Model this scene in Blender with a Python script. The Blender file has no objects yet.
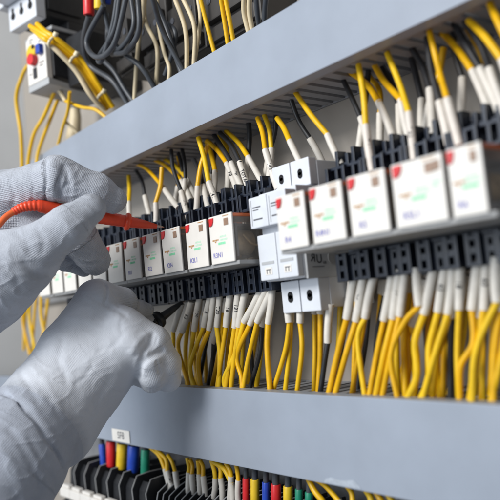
# Gloved hands testing relays in an electrical cabinet with a multimeter probe.
# All lengths below are millimetres of the real cabinet: x along the mounting plate, y into it, z up.
import bpy, bmesh, math, random
import numpy as np
from mathutils import Vector, Matrix
random.seed(7); np.random.seed(7)
MM = 0.001
sc = bpy.context.scene
col = sc.collection

# ------------------------------------------------------------------ materials
def nodes(name):
    m = bpy.data.materials.new(name); m.use_nodes = True
    nt = m.node_tree; b = nt.nodes['Principled BSDF']
    return m, nt, b

def plastic(name, c, rough=0.45, var=0.12, scale=120.0, bump=0.05, bscale=900.0, spec=0.5, metal=0.0, smear=0.0):
    m, nt, b = nodes(name)
    tc = nt.nodes.new('ShaderNodeTexCoord')
    n = nt.nodes.new('ShaderNodeTexNoise'); n.inputs['Scale'].default_value = scale; n.inputs['Detail'].default_value = 5
    nt.links.new(tc.outputs['Object'], n.inputs['Vector'])
    r = nt.nodes.new('ShaderNodeValToRGB')
    r.color_ramp.elements[0].position = 0.3; r.color_ramp.elements[1].position = 0.7
    r.color_ramp.elements[0].color = (*[v * (1 - var) for v in c], 1)
    r.color_ramp.elements[1].color = (*[min(1, v * (1 + var * 0.6)) for v in c], 1)
    nt.links.new(n.outputs['Fac'], r.inputs['Fac']); nt.links.new(r.outputs['Color'], b.inputs['Base Color'])
    mr = nt.nodes.new('ShaderNodeMapRange')
    mr.inputs['To Min'].default_value = max(0.05, rough - 0.1); mr.inputs['To Max'].default_value = min(1, rough + 0.12)
    n3 = nt.nodes.new('ShaderNodeTexNoise'); n3.inputs['Scale'].default_value = scale * 0.6; n3.inputs['Detail'].default_value = 8
    nt.links.new(tc.outputs['Object'], n3.inputs['Vector'])
    nt.links.new(n3.outputs['Fac'], mr.inputs['Value']); nt.links.new(mr.outputs['Result'], b.inputs['Roughness'])
    if bump:
        n2 = nt.nodes.new('ShaderNodeTexNoise'); n2.inputs['Scale'].default_value = bscale; n2.inputs['Detail'].default_value = 3
        nt.links.new(tc.outputs['Object'], n2.inputs['Vector'])
        bp = nt.nodes.new('ShaderNodeBump'); bp.inputs['Strength'].default_value = bump; bp.inputs['Distance'].default_value = 0.0004
        nt.links.new(n2.outputs['Fac'], bp.inputs['Height']); nt.links.new(bp.outputs['Normal'], b.inputs['Normal'])
    b.inputs['Specular IOR Level'].default_value = spec; b.inputs['Metallic'].default_value = metal
    return m

def clear_plastic(name, tint, alpha):
    m, nt, b = nodes(name)
    b.inputs['Base Color'].default_value = (*tint, 1); b.inputs['Roughness'].default_value = 0.18
    tr = nt.nodes.new('ShaderNodeBsdfTransparent'); tr.inputs['Color'].default_value = (*[0.5 + 0.5 * t for t in tint], 1)
    n = nt.nodes.new('ShaderNodeTexNoise'); n.inputs['Scale'].default_value = 200
    tc = nt.nodes.new('ShaderNodeTexCoord'); nt.links.new(tc.outputs['Object'], n.inputs['Vector'])
    mr = nt.nodes.new('ShaderNodeMapRange'); mr.inputs['To Min'].default_value = alpha - 0.08; mr.inputs['To Max'].default_value = alpha + 0.08
    nt.links.new(n.outputs['Fac'], mr.inputs['Value'])
    mx = nt.nodes.new('ShaderNodeMixShader')
    nt.links.new(mr.outputs['Result'], mx.inputs['Fac']); nt.links.new(tr.outputs[0], mx.inputs[1]); nt.links.new(b.outputs[0], mx.inputs[2])
    nt.links.new(mx.outputs[0], nt.nodes['Material Output'].inputs['Surface'])
    return m

def glove_material(name, c, knit, coat):
    """knitted glove: stitch rows follow the vertex attributes ku (along the finger) and kv (around it);
    where the attribute coat is 1 a thin smooth polyurethane film covers the knit"""
    m, nt, b = nodes(name); N = nt.nodes.new; L = nt.links.new
    tc = N('ShaderNodeTexCoord')
    au = N('ShaderNodeAttribute'); au.attribute_name = 'ku'
    av = N('ShaderNodeAttribute'); av.attribute_name = 'kv'
    ac = N('ShaderNodeAttribute'); ac.attribute_name = 'coat'
    nz = N('ShaderNodeTexNoise'); nz.inputs['Scale'].default_value = 120; nz.inputs['Detail'].default_value = 3
    L(tc.outputs['Object'], nz.inputs['Vector'])
    def math_(op, a, bv):
        n = N('ShaderNodeMath'); n.operation = op
        for i, v in enumerate((a, bv)):
            if v is None: continue
            if isinstance(v, (int, float)): n.inputs[i].default_value = v
            else: L(v, n.inputs[i])
        return n.outputs[0]
    wob = math_('MULTIPLY', nz.outputs['Fac'], 7.0)
    sv = math_('SINE', math_('ADD', math_('MULTIPLY', av.outputs['Fac'], 2 * math.pi / 1.05), wob), None)
    asv = math_('ABSOLUTE', sv, None)
    su = math_('SINE', math_('ADD', math_('ADD', math_('MULTIPLY', au.outputs['Fac'], 2 * math.pi / 0.95), wob), math_('MULTIPLY', asv, 1.6)), None)
    af = N('ShaderNodeAttribute'); af.attribute_name = 'fade'
    h = math_('MULTIPLY', math_('ADD', math_('MULTIPLY', su, 0.22), math_('MULTIPLY', sv, 0.5)), af.outputs['Fac'])
    fine = N('ShaderNodeTexNoise'); fine.inputs['Scale'].default_value = 1500; fine.inputs['Detail'].default_value = 4
    L(tc.outputs['Object'], fine.inputs['Vector'])
    h = math_('ADD', h, math_('MULTIPLY', fine.outputs['Fac'], 1.7))
    cover = math_('SUBTRACT', 1.0, math_('MULTIPLY', ac.outputs['Fac'], 0.80))
    h = math_('MULTIPLY', h, cover)
    big = N('ShaderNodeTexNoise'); big.inputs['Scale'].default_value = 90; big.inputs['Detail'].default_value = 6
    L(tc.outputs['Object'], big.inputs['Vector'])
    h2 = math_('ADD', h, math_('MULTIPLY', big.outputs['Fac'], 3.0))
    bp = N('ShaderNodeBump'); bp.inputs['Strength'].default_value = knit; bp.inputs['Distance'].default_value = 0.00034
    L(h2, bp.inputs['Height']); L(bp.outputs['Normal'], b.inputs['Normal'])
    # colour: paler film, greyer threads, faint soiling
    dirt = N('ShaderNodeTexNoise'); dirt.inputs['Scale'].default_value = 45; dirt.inputs['Detail'].default_value = 7; dirt.inputs['Roughness'].default_value = 0.65
    L(tc.outputs['Object'], dirt.inputs['Vector'])
    r = N('ShaderNodeValToRGB'); r.color_ramp.elements[0].position = 0.32; r.color_ramp.elements[1].position = 0.62
    r.color_ramp.elements[0].color = (*[v * 0.86 for v in c], 1); r.color_ramp.elements[1].color = (*c, 1)
    L(dirt.outputs['Fac'], r.inputs['Fac'])
    mixc = N('ShaderNodeMix'); mixc.data_type = 'RGBA'; L(ac.outputs['Fac'], mixc.inputs['Factor'])
    L(r.outputs['Color'], mixc.inputs['A']); mixc.inputs['B'].default_value = (*coat, 1)
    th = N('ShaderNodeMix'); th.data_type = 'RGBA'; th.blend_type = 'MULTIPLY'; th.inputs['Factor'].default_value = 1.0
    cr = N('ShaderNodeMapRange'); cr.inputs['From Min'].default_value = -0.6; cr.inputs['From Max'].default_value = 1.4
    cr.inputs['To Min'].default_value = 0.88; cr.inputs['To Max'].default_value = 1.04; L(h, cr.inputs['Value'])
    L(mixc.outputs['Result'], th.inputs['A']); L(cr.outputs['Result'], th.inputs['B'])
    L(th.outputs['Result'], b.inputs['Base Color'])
    ro = N('ShaderNodeMapRange'); ro.inputs['To Min'].default_value = 0.92; ro.inputs['To Max'].default_value = 0.78
    L(ac.outputs['Fac'], ro.inputs['Value']); L(ro.outputs['Result'], b.inputs['Roughness'])
    b.inputs['Specular IOR Level'].default_value = 0.25
    b.inputs['Sheen Weight'].default_value = 0.15
    return m

M = dict(
    plate=plastic('plate_paint', (0.37, 0.335, 0.295), 0.6, 0.06, 20, 0.05),
    side=plastic('side_paint', (0.62, 0.64, 0.66), 0.5, 0.06, 15, 0.05),
    duct=plastic('duct_plastic', (0.285, 0.322, 0.385), 0.40, 0.09, 25, 0.04, 1500),
    duct_dark=plastic('duct_base_plastic', (0.30, 0.31, 0.33), 0.5, 0.06, 40, 0.05),
    steel=plastic('zinc_steel', (0.55, 0.55, 0.56), 0.35, 0.12, 200, 0.05, metal=0.9),
    screw=plastic('screw_steel', (0.16, 0.17, 0.2), 0.4, 0.25, 400, 0.1, metal=0.8),
    black=plastic('black_plastic', (0.018, 0.019, 0.022), 0.42, 0.3, 150, 0.08),
    brown_grey=plastic('dark_brown_grey_plastic', (0.040, 0.036, 0.033), 0.5, 0.3, 60, 0.06),  # own body colour of the devices above the upper duct
    residue=plastic('adhesive_residue', (0.36, 0.40, 0.46), 0.6, 0.2, 300, 0.1),
    navy=plastic('blue_black_plastic', (0.015, 0.021, 0.036), 0.30, 0.3, 200, 0.08),
    hole=plastic('dark_recess', (0.004, 0.004, 0.006), 0.8, 0.2, 100, 0),
    white=plastic('white_label_plastic', (0.72, 0.69, 0.645), 0.35, 0.03, 150, 0.02),
    device=plastic('pale_grey_plastic', (0.62, 0.645, 0.69), 0.42, 0.05, 120, 0.05),
    device_side=plastic('grey_plastic', (0.40, 0.41, 0.42), 0.5, 0.06, 120, 0.05),
    base=plastic('relay_base_plastic', (0.30, 0.30, 0.30), 0.4, 0.08, 200, 0.05),
    clear=clear_plastic('clear_case', (0.80, 0.74, 0.66), 0.22),
    orange=plastic('orange_plastic', (0.80, 0.20, 0.07), 0.35, 0.1, 200, 0.02),
    red=plastic('red_plastic', (0.62, 0.02, 0.025), 0.35, 0.12, 200, 0.03),
    blue=plastic('blue_plastic', (0.015, 0.06, 0.42), 0.35, 0.15, 200, 0.03),
    yellowp=plastic('yellow_plastic', (0.75, 0.50, 0.02), 0.4, 0.1, 200, 0.03),
    green=plastic('green_plastic', (0.01, 0.22, 0.13), 0.4, 0.15, 200, 0.03),
    yellow_a=plastic('deep_yellow_insulation', (0.76, 0.42, 0.003), 0.30, 0.12, 160, 0.04),
    yellow_b=plastic('lemon_yellow_insulation', (0.80, 0.51, 0.008), 0.42, 0.12, 160, 0.04),
    yellow=plastic('yellow_insulation', (0.78, 0.46, 0.004), 0.36, 0.10, 160, 0.04),
    blackw=plastic('black_insulation', (0.022, 0.023, 0.026), 0.4, 0.3, 150, 0.05),
    greyw=plastic('dark_grey_insulation', (0.052, 0.058, 0.068), 0.38, 0.2, 150, 0.05),
    cream=plastic('cream_insulation', (0.66, 0.55, 0.36), 0.45, 0.08, 150, 0.04),
    sleeve=plastic('sleeve_plastic', (0.66, 0.625, 0.565), 0.45, 0.08, 250, 0.06),
    coil=plastic('coil_wrap', (0.50, 0.36, 0.20), 0.5, 0.25, 300, 0.1),
    copper=plastic('copper', (0.45, 0.23, 0.12), 0.35, 0.2, 300, 0.05, metal=0.8),
    ink=plastic('black_ink', (0.02, 0.02, 0.025), 0.6, 0.1, 300, 0),
    ink_blue=plastic('blue_ink', (0.18, 0.18, 0.48), 0.6, 0.1, 300, 0),
    ink_green=plastic('green_ink', (0.22, 0.66, 0.38), 0.6, 0.1, 300, 0),
    ink_pale=plastic('pale_green_ink', (0.50, 0.72, 0.56), 0.6, 0.1, 300, 0),
    ink_brown=plastic('brown_ink', (0.42, 0.22, 0.07), 0.6, 0.1, 300, 0),
    ink_grey=plastic('grey_ink', (0.10, 0.10, 0.11), 0.6, 0.1, 300, 0),
    window=plastic('brown_window', (0.30, 0.19, 0.13), 0.3, 0.2, 300, 0.02),
    probe=plastic('orange_red_rubber', (0.80, 0.070, 0.022), 0.38, 0.10, 180, 0.06),
    cable=plastic('orange_cable', (0.82, 0.15, 0.04), 0.42, 0.08, 180, 0.04),
    tip=plastic('plated_tip', (0.55, 0.48, 0.45), 0.3, 0.1, 300, 0.02, metal=0.9),
    tie=plastic('nylon_tie', (0.74, 0.66, 0.46), 0.4, 0.08, 200, 0.03),
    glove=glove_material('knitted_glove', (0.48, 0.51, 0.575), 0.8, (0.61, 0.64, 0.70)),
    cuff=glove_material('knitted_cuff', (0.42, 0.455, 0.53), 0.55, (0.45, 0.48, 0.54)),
)
WIRE = dict(yellow='yellow', black='blackw', cream='cream', grey='greyw')

# ------------------------------------------------------------------ mesh helpers
class MB:
    def __init__(s): s.v = []; s.f = []; s.sm = []
    def add(s, v, f, smooth=False):
        o = len(s.v); s.v += [tuple(p) for p in v]; s.f += [tuple(i + o for i in q) for q in f]; s.sm += [smooth] * len(f)
        return s
    def box(s, x0, x1, y0, y1, z0, z1, bev=0.0):
        bm = bmesh.new(); bmesh.ops.create_cube(bm, size=1)
        for v in bm.verts:
            v.co = Vector(((x0 + x1) / 2 + v.co.x * (x1 - x0), (y0 + y1) / 2 + v.co.y * (y1 - y0), (z0 + z1) / 2 + v.co.z * (z1 - z0)))
        if bev > 0: bmesh.ops.bevel(bm, geom=bm.edges[:], offset=bev, segments=2, profile=0.6, affect='EDGES')
        bm.verts.ensure_lookup_table()
        s.add([v.co[:] for v in bm.verts], [[v.index for v in f.verts] for f in bm.faces]); bm.free(); return s
    def prism(s, poly, axis, a, b, bev=0.0):
        """polygon in the two other axes, swept along axis from a to b"""
        def P(u, v, w):
            return {'x': (w, u, v), 'y': (u, w, v), 'z': (u, v, w)}[axis]
        bm = bmesh.new()
        lo = [bm.verts.new(P(u, v, a)) for u, v in poly]; hi = [bm.verts.new(P(u, v, b)) for u, v in poly]
        n = len(poly); bm.faces.new(lo); bm.faces.new(hi[::-1])
        for i in range(n): bm.faces.new((lo[i], hi[i], hi[(i + 1) % n], lo[(i + 1) % n]))
        bmesh.ops.recalc_face_normals(bm, faces=bm.faces[:])
        if bev > 0: bmesh.ops.bevel(bm, geom=bm.edges[:], offset=bev, segments=2, profile=0.6, affect='EDGES')
        bm.verts.index_update()
        s.add([v.co[:] for v in bm.verts], [[v.index for v in f.verts] for f in bm.faces]); bm.free(); return s
    def tube(s, pts, rad, n=10, caps=True, oval=1.0):
        pts = [Vector(p) for p in pts]
        if not isinstance(rad, (list, tuple)): rad = [rad] * len(pts)
        vs = []; fs = []; t0 = (pts[1] - pts[0]).normalized()
        u = t0.orthogonal().normalized(); prev = t0
        for i, p in enumerate(pts):
            t = (pts[min(i + 1, len(pts) - 1)] - pts[max(i - 1, 0)])
            t = t.normalized() if t.length > 1e-9 else prev
            q = prev.rotation_difference(t); u = (q @ u); u = (u - t * u.dot(t)).normalized(); w = t.cross(u); prev = t
            for k in range(n):
                a = 2 * math.pi * k / n
                vs.append(p + (u * math.cos(a) + w * math.sin(a) * oval) * rad[i])
        for i in range(len(pts) - 1):
            for k in range(n):
                fs.append((i * n + k, i * n + (k + 1) % n, (i + 1) * n + (k + 1) % n, (i + 1) * n + k))
        s.add([v[:] for v in vs], fs, True)
        if caps:
            s.add([v[:] for v in vs[:n]], [tuple(range(n))[::-1]]); s.add([v[:] for v in vs[-n:]], [tuple(range(n))])
        return s
    def cyl(s, c, axis, r, h, n=16):
        a = {'x': (1, 0, 0), 'y': (0, 1, 0), 'z': (0, 0, 1)}[axis]
        return s.tube([Vector(c), Vector(c) + Vector(a) * h], r, n)
    def build(s, name, mat, parent=None, loc=None, origin=None):
        me = bpy.data.meshes.new(name)
        o0 = Vector(origin) if origin else Vector((0, 0, 0))
        me.from_pydata([tuple((Vector(p) - o0) * MM) for p in s.v], [], s.f); me.update()
        me.polygons.foreach_set('use_smooth', s.sm)
        me.materials.append(M[mat] if isinstance(mat, str) else mat)
        o = bpy.data.objects.new(name, me); col.objects.link(o)
        if origin: o.location = o0 * MM
        if parent: o.parent = parent
        if loc: o.location = Vector(loc) * MM
        return o

def spline(pts, n=8):
    P = [Vector(p) for p in pts]
    if len(P) < 3: return [P[0].lerp(P[-1], i / n) for i in range(n + 1)]
    E = [P[0] * 2 - P[1]] + P + [P[-1] * 2 - P[-2]]; out = []
    for i in range(1, len(E) - 2):
        a, b, c, d = E[i - 1:i + 3]
        for k in range(n):
            t = k / n
            out.append(0.5 * ((2 * b) + (c - a) * t + (2 * a - 5 * b + 4 * c - d) * t * t + (3 * b - a - 3 * c + d) * t ** 3))
    return out + [P[-1]]

def tag(o, label=None, cat=None, group=None, kind=None):
    for k, v in (('label', label), ('category', cat), ('group', group), ('kind', kind)):
        if v: o[k] = v
    return o
def empty(name, loc):
    o = bpy.data.objects.new(name, None); col.objects.link(o); o.location = Vector(loc) * MM; o.empty_display_size = 0.01
    return o
def copy_tree(o, parent=None):
    c = o.copy(); col.objects.link(c)
    if parent: c.parent = parent
    for ch in [x for x in bpy.data.objects if x.parent == o]: copy_tree(ch, c)
    return c
ONES = ['', 'first', 'second', 'third', 'fourth', 'fifth', 'sixth', 'seventh', 'eighth', 'ninth', 'tenth', 'eleventh', 'twelfth', 'thirteenth',
        'fourteenth', 'fifteenth', 'sixteenth', 'seventeenth', 'eighteenth', 'nineteenth']
TENS = {2: 'twenty', 3: 'thirty', 4: 'forty', 5: 'fifty', 6: 'sixty', 7: 'seventy'}
def nth(n): return ONES[n] if n < 20 else (TENS[n // 10] + ('-' + ONES[n % 10] if n % 10 else 'th')).replace('tyth', 'tieth')

_txt = {}
def text_mesh(body, size, align='CENTER'):
    """flat letters as (points, faces), built-in font, size in mm"""
    key = (body, size, align)
    if key not in _txt:
        cu = bpy.data.curves.new('letters', 'FONT'); cu.body = body; cu.size = size; cu.align_x = align; cu.align_y = 'CENTER'; cu.resolution_u = 3; cu.offset = 0.012 * size
        ob = bpy.data.objects.new('letters', cu); col.objects.link(ob)
        dg = bpy.context.evaluated_depsgraph_get(); dg.update()
        me = bpy.data.meshes.new_from_object(ob.evaluated_get(dg))
        _txt[key] = ([v.co.copy() for v in me.vertices], [tuple(p.vertices) for p in me.polygons])
        bpy.data.objects.remove(ob); bpy.data.curves.remove(cu); bpy.data.meshes.remove(me)
    return _txt[key]
def flat_text(mb, body, size, fn, align='CENTER'):
    v, f = text_mesh(body, size, align); return mb.add([fn(p.x, p.y) for p in v], f)

# ------------------------------------------------------------------ measured data (mm in the cabinet)
UP = [{'col': 'yellow', 'p': [[-147.9, -34.0, 92.4], [-142.0, -38.0, 79.2], [-137.1, -42.0, 68.1]], 's': [[-137.1, -42.0, 68.1], [-130.7, -46.0, 53.7]], 't': ''}, {'col': 'yellow', 'p': [[-152.8, -34.0, 105.5], [-114.9, -38.0, 92.6], [-83.7, -42.0, 71.0]], 's': [[-83.7, -42.0, 71.0], [-60.2, -46.0, 52.3]], 't': ''}, {'col': 'black', 'p': [[-155.1, -26.0, 104.0], [-134.0, -29.3, 86.3], [-126.5, -32.7, 71.4]], 's': [[-126.5, -32.7, 71.4], [-114.9, -36.0, 51.3]], 't': ''}, {'col': 'yellow', 'p': [[-78.2, -44.0, 84.3], [-80.1, -46.7, 70.2], [-82.9, -49.3, 57.7]], 's': [[-82.9, -49.3, 57.7], [-83.0, -52.0, 44.0]], 't': ''}, {'col': 'yellow', 'p': [[-118.1, -28.0, 100.4], [-93.5, -30.7, 89.3], [-69.8, -33.3, 72.6]], 's': [[-69.8, -33.3, 72.6], [-57.4, -36.0, 58.6]], 't': ''}, {'col': 'black', 'p': [[-63.3, -44.0, 94.1], [-57.0, -46.7, 79.0], [-46.7, -49.3, 59.7]], 's': [[-46.7, -49.3, 59.7], [-39.6, -52.0, 42.1]], 't': 'KD'}, {'col': 'yellow', 'p': [[-106.2, -24.0, 98.0], [-85.4, -26.7, 87.7], [-68.9, -29.3, 74.7]], 's': [[-68.9, -29.3, 74.7], [-56.3, -32.0, 60.0]], 't': ''}, {'col': 'yellow', 'p': [[-21.9, -40.0, 88.2], [-27.0, -44.0, 75.5], [-27.6, -48.0, 59.8]], 's': [[-27.6, -48.0, 59.8], [-29.2, -52.0, 40.4]], 't': ''}, {'col': 'yellow', 'p': [[-24.2, -46.0, 93.4], [-17.4, -48.3, 77.3], [-10.2, -50.7, 59.1]], 's': [[-10.2, -50.7, 59.1], [-1.4, -53.0, 40.4]], 't': '141'}, {'col': 'black', 'p': [[-46.5, -36.0, 83.2], [-35.5, -39.3, 71.8], [-28.3, -42.7, 60.7]], 's': [[-28.3, -42.7, 60.7], [-20.3, -46.0, 43.7]], 't': ''}, {'col': 'yellow', 'p': [[-36.3, -30.0, 95.4], [-20.7, -32.7, 84.7], [-8.5, -35.3, 72.4]], 's': [[-8.5, -35.3, 72.4], [2.1, -38.0, 55.2]], 't': 'K0'}, {'col': 'black', 'p': [[-24.7, -32.0, 96.4], [-11.8, -34.7, 83.9], [-0.9, -37.3, 71.1]], 's': [[-0.9, -37.3, 71.1], [11.2, -40.0, 51.7]], 't': '70L'}, {'col': 'black', 'p': [[-14.8, -34.0, 95.4], [-2.1, -36.0, 83.6], [9.1, -38.0, 69.4]], 's': [[9.1, -38.0, 69.4], [18.6, -40.0, 49.2]], 't': 'TOTA'}, {'col': 'yellow', 'p': [[-13.0, -30.0, 96.4], [1.8, -32.0, 84.9], [13.5, -34.0, 71.9]], 's': [[13.5, -34.0, 71.9], [26.1, -36.0, 54.7]], 't': 'TB3'}, {'col': 'yellow', 'p': [[36.6, -42.0, 91.1], [41.9, -44.7, 80.4], [47.2, -47.3, 67.8]], 's': [[47.2, -47.3, 67.8], [55.1, -50.0, 46.0]], 't': '143'}, {'col': 'yellow', 'p': [[52.8, -40.0, 86.8], [59.5, -42.0, 78.1], [66.3, -44.0, 68.9]], 's': [[66.3, -44.0, 68.9], [76.0, -46.0, 52.6]], 't': ''}, {'col': 'black', 'p': [[59.5, -34.0, 99.4], [60.2, -30.0, 84.5], [64.8, -26.0, 72.4]], 's': [[64.8, -26.0, 72.4], [67.4, -22.0, 60.8]], 't': ''}, {'col': 'yellow', 'p': [[71.0, -40.0, 97.8], [84.6, -41.3, 80.2], [96.4, -42.7, 65.1]], 's': [[96.4, -42.7, 65.1], [103.9, -44.0, 50.0]], 't': ''}, {'col': 'black', 'p': [[97.0, -28.0, 102.4], [105.8, -30.7, 86.3], [113.9, -33.3, 71.0]], 's': [[113.9, -33.3, 71.0], [118.6, -36.0, 58.7]], 't': ''}, {'col': 'yellow', 'p': [[106.7, -30.0, 99.9], [119.5, -32.7, 87.6], [129.2, -35.3, 75.3]], 's': [[129.2, -35.3, 75.3], [137.5, -38.0, 54.9]], 't': ''}, {'col': 'yellow', 'p': [[125.9, -44.0, 95.3], [130.2, -47.3, 77.0], [132.1, -50.7, 60.4]], 's': [[132.1, -50.7, 60.4], [134.5, -54.0, 40.5]], 't': 'TA1'}, {'col': 'yellow', 'p': [[123.3, -30.0, 101.1], [131.6, -32.7, 86.6], [144.0, -35.3, 72.0]], 's': [[144.0, -35.3, 72.0], [147.8, -38.0, 55.1]], 't': ''}, {'col': 'yellow', 'p': [[144.0, -42.0, 95.8], [152.7, -46.0, 75.5], [159.2, -50.0, 59.5]], 's': [[159.2, -50.0, 59.5], [161.2, -54.0, 40.3]], 't': 'TB2'}, {'col': 'yellow', 'p': [[168.2, -28.0, 92.1], [163.6, -30.7, 78.4], [159.9, -33.3, 65.8]], 's': [[159.9, -33.3, 65.8], [158.5, -36.0, 55.9]], 't': ''}, {'col': 'yellow', 'p': [[172.2, -44.0, 96.5], [177.4, -48.0, 75.7], [183.0, -52.0, 58.9]], 's': [[183.0, -52.0, 58.9], [187.5, -56.0, 40.4]], 't': '154'}, {'col': 'black', 'p': [[169.0, -42.0, 94.6], [172.4, -46.0, 76.0], [177.4, -50.0, 59.5]], 's': [[177.4, -50.0, 59.5], [181.0, -54.0, 42.2]], 't': ''}, {'col': 'yellow', 'p': [[169.7, -30.0, 99.0], [179.2, -33.3, 86.4], [187.8, -36.7, 72.7]], 's': [[187.8, -36.7, 72.7], [195.0, -40.0, 54.3]], 't': ''}, {'col': 'black', 'p': [[179.5, -34.0, 98.9], [186.3, -36.7, 85.9], [193.4, -39.3, 71.6]], 's': [[193.4, -39.3, 71.6], [200.5, -42.0, 53.3]], 't': ''}, {'col': 'black', 'p': [[186.5, -36.0, 97.5], [193.6, -38.7, 82.9], [199.3, -41.3, 69.3]], 's': [[199.3, -41.3, 69.3], [205.4, -44.0, 49.4]], 't': ''}, {'col': 'yellow', 'p': [[191.3, -40.0, 94.8], [200.6, -42.7, 82.1], [208.2, -45.3, 69.6]], 's': [[208.2, -45.3, 69.6], [213.8, -48.0, 51.7]], 't': ''}, {'col': 'yellow', 'p': [[206.3, -46.0, 95.6], [211.0, -48.0, 84.1], [215.4, -50.0, 71.6]], 's': [[215.4, -50.0, 71.6], [218.7, -52.0, 52.6]], 't': ''}, {'col': 'yellow', 'p': [[-90.2, -20.9, 97.0], [-89.0, -21.9, 86.0], [-88.1, -24.9, 72.0]], 's': [[-88.1, -24.9, 72.0], [-87.6, -30.9, 52.0]], 't': ''}, {'col': 'black', 'p': [[-81.8, -25.9, 97.0], [-75.4, -26.9, 86.0], [-72.5, -29.9, 72.0]], 's': [[-72.5, -29.9, 72.0], [-70.2, -35.9, 52.0]], 't': ''}, {'col': 'black', 'p': [[-68.5, -30.9, 97.0], [-63.8, -31.9, 86.0], [-61.5, -34.9, 72.0]], 's': [[-61.5, -34.9, 72.0], [-59.8, -40.9, 52.0]], 't': ''}, {'col': 'black', 'p': [[-36.9, -20.4, 97.0], [-39.9, -21.4, 86.0], [-43.0, -24.4, 72.0]], 's': [[-43.0, -24.4, 72.0], [-44.5, -30.4, 52.0]], 't': ''}, {'col': 'yellow', 'p': [[-42.9, -25.7, 97.0], [-37.2, -26.7, 86.0], [-30.4, -29.7, 72.0]], 's': [[-30.4, -29.7, 72.0], [-27.3, -35.7, 52.0]], 't': ''}, {'col': 'yellow', 'p': [[-25.8, -26.4, 97.0], [-17.5, -27.4, 86.0], [-13.5, -30.4, 72.0]], 's': [[-13.5, -30.4, 72.0], [-10.5, -36.4, 52.0]], 't': ''}, {'col': 'black', 'p': [[7.9, -26.0, 97.0], [8.0, -27.0, 86.0], [8.4, -30.0, 72.0]], 's': [[8.4, -30.0, 72.0], [8.5, -36.0, 52.0]], 't': ''}, {'col': 'black', 'p': [[29.6, -20.1, 97.0], [26.9, -21.1, 86.0], [23.3, -24.1, 72.0]], 's': [[23.3, -24.1, 72.0], [21.7, -30.1, 52.0]], 't': ''}, {'col': 'yellow', 'p': [[27.5, -28.5, 97.0], [33.3, -29.5, 86.0], [35.9, -32.5, 72.0]], 's': [[35.9, -32.5, 72.0], [38.0, -38.5, 52.0]], 't': ''}, {'col': 'black', 'p': [[118.0, -27.4, 97.0], [117.4, -28.4, 86.0], [114.5, -31.4, 72.0]], 's': [[114.5, -31.4, 72.0], [113.7, -37.4, 52.0]], 't': ''}, {'col': 'yellow', 'p': [[112.2, -21.1, 97.0], [119.1, -22.1, 86.0], [121.0, -25.1, 72.0]], 's': [[121.0, -25.1, 72.0], [123.2, -31.1, 52.0]], 't': ''}, {'col': 'black', 'p': [[125.8, -24.4, 97.0], [131.3, -25.4, 86.0], [137.2, -28.4, 72.0]], 's': [[137.2, -28.4, 72.0], [140.1, -34.4, 52.0]], 't': ''}, {'col': 'black', 'p': [[142.4, -20.4, 97.0], [144.4, -21.4, 86.0], [148.8, -24.4, 72.0]], 's': [[148.8, -24.4, 72.0], [150.4, -30.4, 52.0]], 't': ''}, {'col': 'black', 'p': [[151.5, -31.3, 97.0], [156.3, -32.3, 86.0], [162.3, -35.3, 72.0]], 's': [[162.3, -35.3, 72.0], [165.1, -41.3, 52.0]], 't': ''}, {'col': 'black', 'p': [[175.9, -29.7, 97.0], [176.8, -30.7, 86.0], [180.1, -33.7, 72.0]], 's': [[180.1, -33.7, 72.0], [181.1, -39.7, 52.0]], 't': ''}, {'col': 'yellow', 'p': [[181.9, -27.0, 97.0], [186.9, -28.0, 86.0], [192.5, -31.0, 72.0]], 's': [[192.5, -31.0, 72.0], [195.1, -37.0, 52.0]], 't': ''}, {'col': 'black', 'p': [[214.6, -28.4, 97.0], [212.0, -29.4, 86.0], [212.0, -32.4, 72.0]], 's': [[212.0, -32.4, 72.0], [211.4, -38.4, 52.0]], 't': ''}, {'col': 'yellow', 'p': [[223.7, -24.3, 97.0], [223.7, -25.3, 86.0], [220.1, -28.3, 72.0]], 's': [[220.1, -28.3, 72.0], [219.2, -34.3, 52.0]], 't': ''}, {'col': 'yellow', 'p': [[220.9, -22.7, 97.0], [224.5, -23.7, 86.0], [228.8, -26.7, 72.0]], 's': [[228.8, -26.7, 72.0], [230.8, -32.7, 52.0]], 't': ''}]
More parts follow.
